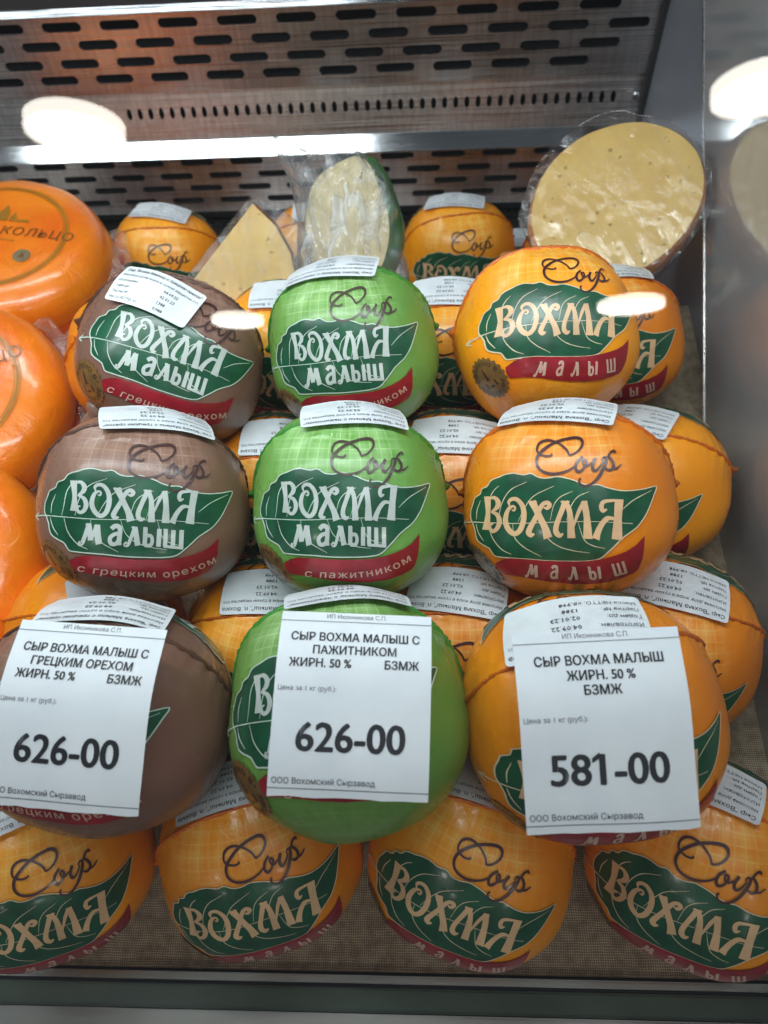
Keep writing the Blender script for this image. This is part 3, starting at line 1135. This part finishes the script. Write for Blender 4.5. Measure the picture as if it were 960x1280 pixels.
KIT = {}
for kind in ('orange', 'green', 'brown'):
    art = lambda x, y, h, kind=kind: surf_dir(art_dir(x, y), kind, h + .0003)
    k = {'wrapper': wrapper_mesh(kind), 'weld_seam': seam_mesh(kind, {'orange': 1, 'green': 2, 'brown': 3}[kind])}
    k['leaf_print'] = leaf_art(kind).mesh('leaf_print', art)
    k['lettering'] = lettering_art(kind).mesh('lettering', art)
    k['ribbon_print'] = ribbon_art(kind).mesh('ribbon_print', art)
    k['ribbon_lettering'] = ribbon_text_art(kind).mesh('ribbon_lettering', art)
    k['script_lettering'] = script_art(kind).mesh('script_lettering', art)
    sd = art_dir(128, 566 if kind == 'orange' else 552)
    sm = tangent_map(sd, R(8), 1 / 100 * .245, kind)
    k['seal_print'] = seal_art().mesh('seal_print', lambda x, y, h: sm(x, -y, h + .0003))
    back_dir = Matrix.Rotation(math.pi, 3, T_AX)
    art_b = lambda x, y, h, kind=kind: surf_dir(back_dir @ art_dir(x, y), kind, h + .0003)
    for key, fnc in (('leaf_print', leaf_art), ('lettering', lettering_art), ('ribbon_print', ribbon_art), ('ribbon_lettering', ribbon_text_art), ('script_lettering', script_art)):
        k[key + '_back'] = fnc(kind).mesh(key, art_b)
    ink = M['cream'] if kind == 'orange' else M['white_ink']
    ln = M['vein_cream'] if kind == 'orange' else M['vein']
    for key, ms in (('wrapper', [M[kind]]), ('weld_seam', [M['seam_' + kind]]), ('leaf_print', [M['leaf'], ln, M['leaf_bright']]), ('lettering', [ink]), ('ribbon_print', [M['ribbon']]),
                    ('ribbon_lettering', [M['ribbon_text']]), ('script_lettering', [M['script' if kind == 'orange' else 'script_' + kind]]), ('seal_print', [M['seal'], M['seal_dark']])):
        for m in ms:
            k[key].materials.append(m)
            if key + '_back' in k:
                k[key + '_back'].materials.append(m)
    KIT[kind] = k

def to_viewer(pos):
    """a frame at pos with -Y towards where the photographer stood, Z up"""
    f = (W(0, 0, 0) - pos).normalized()
    z = cam_up - f * cam_up.dot(f)
    z.normalize()
    x = (-f).cross(z)
    return Matrix((x, -f, z)).transposed().to_4x4()


def cheese_ball(kind, pos, yaw, pitch, roll, size, label, group, sticker=(4, 67, 180), back_print=True):
    """yaw: print turned to the right, pitch: print turned up, roll: clockwise, degrees"""
    p = W(*pos)
    root = empty('cheese_ball', p - Vector((0, 0, .060 * size)), label, 'cheese', group)
    rot = to_viewer(p) @ Matrix.Rotation(R(yaw), 4, 'Z') @ Matrix.Rotation(R(-pitch), 4, 'X') @ Matrix.Rotation(R(roll), 4, 'Y')
    loc = Matrix.Translation((0, 0, .060 * size)) @ rot @ Matrix.Scale(size, 4)
    K = KIT[kind]

    def put(name, parent, local, end=''):
        o = bpy.data.objects.new(name, K[name + end])
        COL.objects.link(o)
        o.parent = parent
        o.matrix_local = local
        return o
    I = Matrix.Identity(4)
    put('wrapper', root, loc)
    put('weld_seam', root, loc)
    for end in ('', '_back') if back_print else ('',):
        lf = put('leaf_print', root, loc, end)
        put('lettering', lf, I, end)
        rb = put('ribbon_print', root, loc, end)
        put('ribbon_lettering', rb, I, end)
        put('script_lettering', root, loc, end)
    put('seal_print', root, loc)
    if sticker:
        for st in ([sticker] if not isinstance(sticker, list) else sticker):
            a_, b_ = sticker_meshes(kind, *st)
            if not a_.materials:
                a_.materials.append(M['sticker'])
                b_.materials.append(M['small_print'])
            s_ = bpy.data.objects.new('paper_sticker', a_)
            COL.objects.link(s_)
            s_.parent = root
            s_.matrix_local = loc
            t_ = bpy.data.objects.new('sticker_text', b_)
            COL.objects.link(t_)
            t_.parent = s_
    return root


G1 = 'small cheese balls with leaf labels stacked in the case'
BALLS = [
    # upper layer
    ('brown', (-.175, .141, -.397), -27, -5, 9, 1.04, 'brown cheese ball behind the leftmost price tag reading 626-00', (10, 67, 180)),
    ('green', (-.041, .143, -.397), -6, 7, -3, 1.07, 'green cheese ball behind the middle price tag', (8, 60, 180)),
    ('orange', (.089, .145, -.397), 20, -22, -14, 1.075, 'orange cheese ball behind the price tag reading 581-00', (-18, 62, 186)),
    ('brown', (-.176, .271, -.379), 0, 0, 3, 1.0, 'brown walnut cheese ball in the second row, between two orange wheels and a green ball', (6, 60, 180)),
    ('green', (-.045, .271, -.379), 0, 0, 0, 1.0, 'green cheese ball in the middle of the stack, under another green ball', (4, 60, 180)),
    ('orange', (.090, .271, -.379), 0, 0, 0, 1.0, 'orange cheese ball right of the middle green ball, whole leaf label showing', (-8, 60, 178)),
    ('brown', (-.177, .386, -.363), 6, 8, 17, .99, 'brown walnut cheese ball with its white sticker stuck upright on the front', [(-25, 29, -6, .054, .031)]),
    ('green', (-.047, .394, -.362), -2, 2, -6, .97, 'green cheese ball in the rear row, leaning against a bagged half cheese', (-14, 60, 182)),
    ('orange', (.087, .400, -.361), 18, 20, 3, .97, 'orange cheese ball under the big cut half, round bronze seal showing', (0, 95, 180)),
    # lower layer, front row
    ('orange', (-.232, .084, -.490), 0, -31, -10, .95, 'orange cheese ball at the front left corner, cut off by the edge', (10, 67, 180)),
    ('orange', (-.101, .092, -.489), 2, -30, -15, .955, 'orange front cheese ball between the tagged brown and green balls, lettering rising to the right', (-14, 67, 188)),
    ('orange', (.027, .090, -.489), 0, -29, 17, .955, 'orange front cheese ball below the gap between the middle and right price tags', (-4, 67, 180)),
    ('orange', (.160, .090, -.489), 3, -27, 10, .985, 'orange cheese ball at the front right corner against the side panel', (-16, 67, 184)),
    # lower layer, further back
    ('orange', (-.230, .223, -.474), 0, -38, 10, .97, 'orange cheese ball peeping out above the leftmost price tag', (6, 67, 190)),
    ('orange', (-.104, .223, -.474), 0, -36, 0, .97, 'orange cheese ball in the gap between the tagged brown and green balls', (-4, 67, 180)),
    ('orange', (.027, .223, -.474), 0, -36, 0, .97, 'orange cheese ball in the gap between the tagged green and orange balls', (-6, 67, 176)),
    ('orange', (.161, .223, -.474), 4, -34, 10, 1.0, 'orange cheese ball sticking out right of the tagged orange ball', (-8, 67, 182)),
    ('orange', (-.104, .344, -.457), 0, -30, 0, .97, 'orange cheese ball in the gap between second row brown and green balls', (-4, 67, 180)),
    ('orange', (.027, .344, -.457), 0, -30, 0, .97, 'orange cheese ball in the gap between second row green and orange balls', (-4, 67, 180)),
    ('orange', (.166, .344, -.457), -10, -18, 4, .98, 'orange cheese ball behind the second row orange ball, near the side panel', (-12, 67, 180)),
    ('orange', (-.240, .470, -.440), 40, -8, 8, .97, 'orange cheese ball mostly hidden left of the brown ball with an upright sticker', (0, 67, 180)),
    ('orange', (-.110, .477, -.438), 0, -20, 0, .97, 'orange cheese ball hidden between rear brown and green balls', (-4, 67, 180)),
    ('orange', (.027, .477, -.438), 0, -20, 0, .97, 'orange cheese ball in the gap between rear green and orange balls', (-4, 67, 180)),
    ('orange', (.155, .480, -.438), 10, -2, 0, .98, 'orange cheese ball right under the big cut half, close to the side panel', (0, 67, 180)),
    # back row on the case floor
    ('orange', (-.300, .752, -.540), -4, -20, -4, 1.0, 'orange cheese ball at the back between the orange wheel and the cut wedge', (-10, 78, 176)),
    ('orange', (-.118, .748, -.540), 4, -16, 0, 1.0, 'orange cheese ball at the back between the cut wedge and the bagged half', (0, 67, 180)),
    ('orange', (.045, .742, -.535), 10, -14, -2, 1.02, 'orange cheese ball at the back right of the bagged half cheese', (-22, 76, 186)),
    ('orange', (.185, .745, -.545), 0, -16, 0, 1.0, 'orange cheese ball at the back, mostly behind the big cut half', (0, 67, 180)),
]
for kind, pos, yaw, pitch, roll, size, label, st in BALLS:
    cheese_ball(kind, pos, yaw, pitch, roll, size, label, G1, st)

# ------------------------------------------------------------------ price tags


def price_tag(corners, bulge, name_lines, price, label, name_size):
    """a paper sheet through three corners (top left, top right, bottom right), bowed over the cheese behind it"""
    tl, tr, br = [W(*(q * .968 for q in c)) for c in corners]
    ex_ = (tr - tl)
    wd = ex_.length
    ex_.normalize()
    ey = (tr - br)
    ey = ey - ex_ * ey.dot(ex_)
    ht = ey.length
    ey.normalize()
    ez = ex_.cross(ey)
    c = (tl + br) / 2
    root_m = Matrix((ex_, ey, ez)).transposed().to_4x4()
    root_m.translation = c
    rnd = random.Random(len(label))
    ph = rnd.random() * 6

    def fn(x, y, h):
        z = bulge * (1 - (2 * y / ht) ** 2) + .0012 * math.sin(3.1 * x / wd * 2 + ph) * (.5 - y / ht) + .0008 * math.sin(9 * y / ht + ph)
        z -= .0016 * max(0, abs(2 * x / wd) - .7)
        return Vector((x, y, z + h))
    nx_, ny_ = 14, 18
    vs_ = []
    for j in range(ny_ + 1):
        for i in range(nx_ + 1):
            x, y = (-.5 + i / nx_) * wd, (-.5 + j / ny_) * ht
            if j == 0:
                y += .0006 * noise.noise(Vector((x * 300, ph, 0)))
            vs_.append(fn(x, y, 0))
    fs_ = [(j * (nx_ + 1) + i, j * (nx_ + 1) + i + 1, (j + 1) * (nx_ + 1) + i + 1, (j + 1) * (nx_ + 1) + i) for j in range(ny_) for i in range(nx_)]
    me_ = mesh('price_tag', vs_, fs_)
    o = link('price_tag', me_, M['paper'])
    o.matrix_world = root_m
    tag(o, label, 'price tag', 'white paper price tags')
    f = {k: Flat() for k in ('heading', 'price', 'small_print', 'rule_line')}

    def put(layer, body, x, v, cap, bold=0, align='CENTER', squeeze=1., res=3):
        p, q = text_2d(body, cap / .73, bold, align, res, squeeze=squeeze)
        f[layer].add([(a[0] + x * wd, a[1] + (.5 - v) * ht, a[2]) for a in p], q, .00025)
    for body, x, v, al in name_lines:
        put('heading', body, x * 1., v, name_size * wd, .028, al, .95)
    put('price', price, .0, .765, wd * .180, .026, 'CENTER', 1.0, 4)
    if '1' in price:                              # a clear flag on the figure one
        sz = wd * .180 / .73
        allp = text_2d(price, sz, .026)[0]
        upto = text_2d(price[:price.index('1') + 1], sz, .026)[0]
        xr = max(q[0] for q in upto) - (min(q[0] for q in allp) + max(q[0] for q in allp)) / 2
        yb = (.5 - .765) * ht
        f['price'].add([(xr - .12 * sz, yb + .735 * sz), (xr - .12 * sz, yb + .60 * sz), (xr - .30 * sz, yb + .49 * sz), (xr - .30 * sz, yb + .60 * sz)], [(0, 1, 2, 3)], .00036)
    put('small_print', 'ИП Иконникова С.П.', .0, .036, .030 * wd, 0, 'CENTER')
    put('small_print', 'Цена за 1 кг (руб.):', -.48, .452, .031 * wd, 0, 'LEFT')
    put('small_print', 'ООО Вохомский Сырзавод', -.48, .934, .036 * wd, .006, 'LEFT')
    for v in (.056, .958):
        f['rule_line'].stroke([(-.5 * wd, (.5 - v) * ht), (0, (.5 - v) * ht), (.5 * wd, (.5 - v) * ht)], .00030, .00025)
    for k, mm in (('heading', 'toner'), ('price', 'toner'), ('small_print', 'grey_print'), ('rule_line', 'grey_print')):
        link(k, f[k].mesh(k, fn), M[mm], o)
    return o


TAG_CORNERS = [[(-.1962, .1655, -.3268), (-.1218, .1610, -.3296), (-.1389, .0796, -.3576)],
               [(-.0681, .1693, -.3247), (.0053, .1683, -.3300), (.0004, .0860, -.3533)],
               [(.0412, .1531, -.3184), (.1186, .1574, -.3190), (.1232, .0772, -.3573)]]
TEXT_A = [('СЫР ВОХМА МАЛЫШ С', 0, .172, 'CENTER'), ('{}', .0, .248, 'CENTER'), ('ЖИРН. 50 %', -.42, .322, 'LEFT'), ('БЗМЖ', .42, .322, 'RIGHT')]
price_tag(TAG_CORNERS[0], .007, [(a_.format('ГРЕЦКИМ ОРЕХОМ'), *r_) for a_, *r_ in TEXT_A], '626-00',
          'tilted white price tag for walnut cheese, leaning on the brown ball', .056)
price_tag(TAG_CORNERS[1], .007, [(a_.format('ПАЖИТНИКОМ'), *r_) for a_, *r_ in TEXT_A], '626-00',
          'upright white price tag reading 626-00 on the green ball', .056)
price_tag(TAG_CORNERS[2], .004, [('СЫР ВОХМА МАЛЫШ', 0, .172, 'CENTER'), ('ЖИРН. 50 %', 0, .248, 'CENTER'), ('БЗМЖ', 0, .322, 'CENTER')], '581-00',
          'white price tag reading 581-00 on the orange ball', .056)

# ------------------------------------------------------------------ cut pieces in film


def pillow(outline, thick, back, seed, crease=.004, rings=22, n=120):
    """a closed crumpled film bag from a star-shaped outline in the XZ plane, front bulge towards -Y"""
    pts = smooth_path(list(outline) + [outline[0]], 8)[:-1]
    L = len(pts)
    vs_, fs_ = [], []
    for side_ in (-1, 1):
        for k in range(rings + 1):
            t = k / rings
            for i in range(n):
                q = pts[int(i * L / n) % L]
                x, z = q.x * t, q.y * t
                dep = (thick if side_ < 0 else back) * math.sqrt(max(0, 1 - t ** 2.6))
                a = math.atan2(q.y, q.x)
                y = side_ * dep
                f_ = crease * (.9 * noise.noise(Vector((x * 26 + z * 9, z * 14, seed + side_))) + .7 * (1 - 2 * abs(noise.noise(Vector((x * 70 - z * 18, z * 26, seed + 5))))) + .5 * noise.noise(Vector((x * 130, z * 90, seed)))) + crease * t ** 3 * noise.noise(Vector((a * 7, t * 2, seed + 7 + side_)))
                vs_.append((x * (1 + .03 * noise.noise(Vector((a * 6, seed, 1))) * t), y + f_, z))
    def ix(s_, k, i):
        return (s_ * (rings + 1) + k) * n + i % n
    for s_ in (0, 1):
        for k in range(rings):
            for i in range(n):
                fs_.append((ix(s_, k, i), ix(s_, k, i + 1), ix(s_, k + 1, i + 1), ix(s_, k + 1, i)))
    for i in range(n):
        fs_.append((ix(0, rings, i), ix(0, rings, i + 1), ix(1, rings, i + 1), ix(1, rings, i)))
    return mesh('film', vs_, fs_)


def cut_ball(r, depth, seed, squash=.94, n=72, lumpy=1.0):
    """(face, rind): a ball sliced flat at y = 0, the face towards -Y"""
    def rad(a):
        return r * (1 + lumpy * (.020 * math.sin(2 * a + seed) + .012 * math.sin(3 * a + 2 * seed)) + (lumpy - 1) * .010 * math.sin(5 * a + seed))
    face_v, face_f = [(0, 0, 0)], []
    for k in range(1, 9):
        for i in range(n):
            a = 2 * math.pi * i / n
            q = rad(a) * k / 8
            face_v.append((q * math.cos(a), .0012 * noise.noise(Vector((q * 60 * math.cos(a), q * 60 * math.sin(a), seed))) + (.0012 if k == 8 else 0), q * math.sin(a) * squash))
    for i in range(n):
        face_f.append((0, 1 + i, 1 + (i + 1) % n))
    for k in range(7):
        for i in range(n):
            face_f.append((1 + k * n + i, 1 + (k + 1) * n + i, 1 + (k + 1) * n + (i + 1) % n, 1 + k * n + (i + 1) % n))
    prof = [(1.0, .0012), (1.035, .008), (1.055, .018), (1.05, .03), (1.0, .046), (.88, .064), (.68, .080), (.4, .091), (.0, .095)]
    prof = [(a_, b_ / .095 * depth) for a_, b_ in prof]
    rv, rf = [], []
    for q, y in prof:
        for i in range(n):
            a = 2 * math.pi * i / n
            lump = 1 + .012 * noise.noise(Vector((math.cos(a) * 3, math.sin(a) * 3, y * 40 + seed)))
            rv.append((rad(a) * q * lump * math.cos(a), y, rad(a) * q * lump * math.sin(a) * squash))
    for k in range(len(prof) - 1):
        for i in range(n):
            rf.append((k * n + i, k * n + (i + 1) % n, (k + 1) * n + (i + 1) % n, (k + 1) * n + i))
    return mesh('cut_face', face_v, face_f), mesh('rind', rv, rf)


def frame_at(p, yaw, pitch, roll):
    return to_viewer(p) @ Matrix.Rotation(R(yaw), 4, 'Z') @ Matrix.Rotation(R(-pitch), 4, 'X') @ Matrix.Rotation(R(roll), 4, 'Y')


def under(p, drop):
    return p - Vector((0, 0, drop))


# big half cheese standing on the rear balls
p = W(.163, .570, -.363)
hc = empty('half_cheese', under(p, .065), 'big orange cheese cut in half, pale round face wrapped in cling film', 'cut cheese')
loc = Matrix.Translation((0, 0, .065)) @ frame_at(p, 4, 24, 0) @ Matrix.Rotation(R(-32), 4, 'Y')
fa, ri = cut_ball(.0705, .080, 1.3, .90)
link('cut_face', fa, M['cheese'], hc, loc)
link('rind', ri, M['rind_orange'], hc, loc)
k72 = [(.0775 * (1 + .035 * noise.noise(Vector((math.cos(i * .262) * 1.2, math.sin(i * .262) * 1.2, 5)))) * math.cos(i * .2618), .0715 * (1 + .035 * noise.noise(Vector((math.cos(i * .262) * 1.2, math.sin(i * .262) * 1.2, 9)))) * math.sin(i * .2618)) for i in range(24)]
for i_, g_ in ((4, 1.07), (5, 1.05), (10, 1.06), (21, 1.04)):
    k72[i_] = (k72[i_][0] * g_, k72[i_][1] * g_)
link('cling_film', pillow(k72, .0068, .086, 3, .0022), M['film'], hc, loc)

# wedge
p = W(-.149, .516, -.397)
u_ = .00086
wc = empty('cheese_wedge', under(p, .05), 'wedge of pale yellow holed cheese in cling film resting behind the brown ball', 'cut cheese')
loc = Matrix.Translation((0, 0, .05)) @ frame_at(p, -4, 2, 0)
WO = [(8, 76), (30, 58), (46, 32), (52, 5), (48, -26), (34, -48), (10, -64), (-30, -50), (-74, -30), (-34, 22)]
po = [Vector((a * u_, b * u_)) for a, b in WO]
n = len(po)
bm = bmesh.new()
f0 = [bm.verts.new((q.x, 0, q.y)) for q in po]
f1 = [bm.verts.new((q.x * .8, .055, q.y * .8)) for q in po]
bm.faces.new(f0)
bm.faces.new(f1[::-1])
for i in range(n):
    bm.faces.new((f0[i], f0[(i + 1) % n], f1[(i + 1) % n], f1[i]))
bmesh.ops.recalc_face_normals(bm, faces=bm.faces)
bmesh.ops.bevel(bm, geom=[e for e in bm.edges if abs(e.verts[0].co.y) < 1e-6 and abs(e.verts[1].co.y) < 1e-6], offset=.0014, segments=2, affect='EDGES')
link('cut_face', from_bm('cut_face', bm), M['cheese'], wc, loc)
rv = []
rim = [q for q in po[0:7]]
for yy, sc in ((.001, 1.012), (.028, .96), (.056, .815)):
    rv += [(q.x * sc + .0016, yy, q.y * sc) for q in rim]
rm = len(rim)
link('rind', mesh('rind', rv, [(k * rm + i, k * rm + i + 1, (k + 1) * rm + i + 1, (k + 1) * rm + i) for k in range(2) for i in range(rm - 1)]), M['rind_orange'], wc, loc)
fo = [(6, 82), (36, 72), (62, 52), (68, 20), (64, -20), (52, -52), (14, -72), (-30, -56), (-80, -34), (-40, 24)]
link('cling_film', pillow([(a * u_, b * u_) for a, b in fo], .0075, .062, 11, .0032), M['wedge_film'], wc, loc)

# half cheese with green rind in a plastic bag
p = W(-.062, .556, -.370)
gc = empty('bagged_cheese', under(p, .06), 'piece of green rind cheese in a crumpled clear plastic bag behind the green ball', 'cut cheese')
base = Matrix.Translation((0, 0, .06))
loc = base @ frame_at(p, -36, 8, -6)
fa, ri = cut_ball(.0410, .052, 2.2, 1.38, 72, 4.2)
link('cut_face', fa, M['cheese_pale'], gc, loc)
link('rind', ri, M['rind_green'], gc, loc)
u_ = .00070
bo = [(-86, 96), (-66, 92), (-40, 82), (-14, 90), (18, 82), (46, 56), (62, 20), (70, -20), (80, -70), (60, -92), (0, -90), (-58, -84), (-60, -40), (-58, 0), (-64, 40), (-78, 74)]
link('plastic_bag', pillow([(a * u_, b * u_) for a, b in bo], .050, .050, 21, .0095, 26, 150), M['bag'], gc, base @ frame_at(p, 0, 0, 0))

# ------------------------------------------------------------------ big orange wheels on the left


def wheel_film_build(nt, p):
    k = map_range(nt, obj_noise(nt, 12, 3), .3, .7)
    nt.links.new(mix_color(nt, k, (.80, .135, .002), (.92, .245, .005)), p.inputs['Base Color'])
    b1 = bump(nt, p, obj_noise(nt, 34, 4, .6, (1, 1, .3), .8), .55, .0025)
    b2 = bump(nt, p, obj_noise(nt, 16, 5, .68, (1, 1, .18), 2.0), .7, .003, b1)
    bump(nt, p, obj_noise(nt, 260, 2), .12, .0005, b2)
    p.inputs['Subsurface Weight'].default_value = .15
    p.inputs['Subsurface Radius'].default_value = (.012, .003, .001)
    p.inputs['Subsurface Scale'].default_value = .6


M['wheel'] = mat('orange_wheel_film', (.83, .25, .01), .30, coat=.5, build=wheel_film_build)
M['wheel_skirt'] = mat('gathered_orange_film', (.62, .085, .005), .30, coat=.6, build=lambda nt, p: (bump(nt, p, obj_noise(nt, 45, 4, .65, (1, 1, .5), 1.2), .7, .004), None)[1])  # loose film; its darker red also has the shade between wheels painted in
M['olive_ink'] = print_mat('olive_ink', (.34, .155, .008), .4)
M['dark_ink'] = print_mat('dark_olive_ink', (.17, .060, .008), .4)
M['grey_ink'] = print_mat('grey_olive_ink', (.20, .16, .085), .4)
M['blue_ink'] = print_mat('pale_blue_ink', (.35, .42, .70), .4)
M['red_ink'] = print_mat('orange_red_ink', (.75, .10, .01), .4)
WR = .105


def wheel_mesh(seed):
    prof = [(.0, .0400), (.03, .0399), (.06, .0395), (.074, .0385), (.084, .0362), (.0925, .0318), (.0990, .0245), (.1030, .0155), (.1050, .004), (.1045, -.008), (.1020, -.0195),
            (.0960, -.0300), (.0860, -.0370), (.07, -.0395), (0, -.04)]
    n = 140
    vs_, fs_ = [], []
    for r_, z in prof:
        for i in range(n):
            a = 2 * math.pi * i / n
            d = .0010 * noise.noise(Vector((math.cos(a) * 3, math.sin(a) * 3, z * 40 + seed)))
            vs_.append(((r_ + d) * math.cos(a), (r_ + d) * math.sin(a), (z * .84 if z < 0 else z) + .0008 * noise.noise(Vector((r_ * 40 * math.cos(a), r_ * 40 * math.sin(a), seed)))))
    for k in range(len(prof) - 1):
        for i in range(n):
            fs_.append((k * n + i, k * n + (i + 1) % n, (k + 1) * n + (i + 1) % n, (k + 1) * n + i))
    return mesh('body', vs_, fs_)


def skirt_mesh(seed, flare=.006):
    """loose film gathered round the lower side in folds"""
    n, rows = 260, 9
    vs_, fs_ = [], []
    for k in range(rows):
        t = k / (rows - 1)
        for i in range(n):
            a = 2 * math.pi * i / n
            r_ = WR + .0015 + (flare + .022 * t) * t * (noise.noise(Vector((a * 5, seed, t))) + .8 * noise.noise(Vector((a * 13, seed, t * 2))) + .25) * .7
            if k == 0:
                r_ = WR + .0004
            vs_.append((r_ * math.cos(a), r_ * math.sin(a), -.002 + .005 * noise.noise(Vector((a * 4, seed, 3))) - .046 * t))
    for k in range(rows - 1):
        for i in range(n):
            fs_.append((k * n + i, k * n + (i + 1) % n, (k + 1) * n + (i + 1) % n, (k + 1) * n + i))
    return mesh('gathered_film', vs_, fs_)


def wheel_print():
    f = Flat()
    for r_, w_ in ((.0715, .0007), (.0690, .0022), (.0665, .0007)):
        ring_ = [(r_ * math.cos(i * math.pi / 60), r_ * math.sin(i * math.pi / 60)) for i in range(121)]
        f.stroke(ring_, w_, .0004, 0, sm=False)
    p_, q_ = text_2d('СЫРНОЕ КОЛЬЦО', .0160, .0, 'CENTER', 3, .12, 1.12)
    f.add([(a_, b_ + .001, l_) for a_, b_, l_ in p_], q_, .0005, 1)
    f.add([(-.012, -.006), (.022, -.006), (.022, -.0074), (-.012, -.0074)], [(0, 1, 2, 3)], .0005, 0)
    # church over the words
    for i, (x, w_, y0, y1) in enumerate(((0, .010, .020, .034), (-.0105, .006, .020, .028), (.0105, .006, .020, .028), (.021, .013, .020, .0235), (-.021, .013, .020, .0235))):
        f.add([(x - w_ / 2, y0), (x + w_ / 2, y0), (x + w_ / 2, y1), (x - w_ / 2, y1)], [(0, 1, 2, 3)], .0005 + i * 1e-5, 0)
        if w_ < .011:
            f.add([(x - w_ * .4, y1), (x + w_ * .4, y1), (x, y1 + w_ * .9)], [(0, 1, 2)], .00056, 0)
    f.dot((.036, -.026), .0085, .0005, 2, 24)
    f.add([(.0325, -.029), (.0395, -.029), (.036, -.021)], [(0, 1, 2)], .0006, 1)
    f.dot((.0, -.034), .008, .0005, 3, 20)
    f.dot((-.002, -.050), .006, .0005, 4, 20)
    return f.mesh('face_print', lambda x, y, h: Vector((x, y, .0402 + h - .0012 * max(0, math.hypot(x, y) - .055) / .018)))


def fin_mesh(seed):
    """a strip of clear shrink wrap standing off the wheel's edge"""
    vs_, fs_ = [], []
    n = 40
    for i in range(n + 1):
        a = R(-70 + 100 * i / n)
        for k in range(5):
            t = k / 4
            r_ = WR + .001 + .022 * t * (.75 + .6 * noise.noise(Vector((a * 4, seed, 1))))
            z = .012 - .030 * (1 - i / n) + .006 * noise.noise(Vector((a * 9, t * 2, seed))) - .008 * t
            vs_.append((r_ * math.cos(a), r_ * math.sin(a), z))
    for i in range(n):
        for k in range(4):
            fs_.append((i * 5 + k, i * 5 + k + 1, (i + 1) * 5 + k + 1, (i + 1) * 5 + k))
    return mesh('clear_wrap', vs_, fs_)


WB, WS, WP, WF = wheel_mesh(1), skirt_mesh(4), wheel_print(), fin_mesh(3)
WB.materials.append(M['wheel'])
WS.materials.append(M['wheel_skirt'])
for m in ('olive_ink', 'dark_ink', 'grey_ink', 'red_ink', 'blue_ink'):
    WP.materials.append(M[m])
WF.materials.append(M['fin'])
G2 = 'big orange cheese wheels stacked on the left'
WHEELS = [((-.427, .648, -.466), 6, 5, -4, 'orange cheese wheel at the top left with its printed round face showing', True),
          ((-.412, .438, -.463), 12, 8, 30, 'orange cheese wheel left of the brown ball that has an upright sticker', True),
          ((-.376, .262, -.452), 8, 4, 0, 'orange cheese wheel at the left edge beside the second row brown ball', True),
          ((-.395, .560, -.552), 10, 4, 40, 'shaded orange cheese wheel lying under the top left wheel', False),
          ((-.372, .360, -.550), 10, 4, 80, 'shaded orange cheese wheel lying low between the wheels and the brown balls', False),
          ((-.385, .170, -.552), 10, 4, 120, 'shaded orange cheese wheel lying lowest at the left edge', False)]
for pos, tx, ty, tz, lab, pr in WHEELS:
    p = W(*pos)
    root = empty('wheel_cheese', under(p, .04), lab, 'cheese wheel', G2)
    loc = Matrix.Translation((0, 0, .04)) @ Matrix.Rotation(R(ty), 4, 'Y') @ Matrix.Rotation(R(tx), 4, 'X') @ Matrix.Rotation(R(tz), 4, 'Z')
    for me_ in (WB, WS) + ((WP, WF) if pr else ()):
        o = bpy.data.objects.new(me_.name.split('.')[0], me_)
        COL.objects.link(o)
        o.parent = root
        o.matrix_local = loc

# twisted end of brown film on the rear walnut ball
tail_of = [o for o in COL.objects if o.get('label', '').startswith('brown walnut cheese ball with its white sticker')][0]
tp = W(-.2225, .338, -.3685)
tm = mesh('film_tail', *(lambda n_, r_: ([(q * (1.0 + .35 * noise.noise(Vector((i * .9, k * .5, 3)))) * math.cos(2 * math.pi * i / n_) * .62, q * math.sin(2 * math.pi * i / n_) * (1 + .4 * noise.noise(Vector((i * .8, k, 8)))) * .5, .034 * k / (len(r_) - 1) - .017)
    for k, q in enumerate(r_) for i in range(n_)], [(k * n_ + i, k * n_ + (i + 1) % n_, (k + 1) * n_ + (i + 1) % n_, (k + 1) * n_ + i) for k in range(len(r_) - 1) for i in range(n_)]))(18, [.006, .007, .010, .014, .013, .010, .012, .016, .012, .0]))
tl_ = link('film_tail', tm, M['brown'], tail_of)
tl_.matrix_local = Matrix.Translation(tp - tail_of.location) @ Matrix.Rotation(R(35), 4, 'Y') @ Matrix.Rotation(R(-25), 4, 'X')
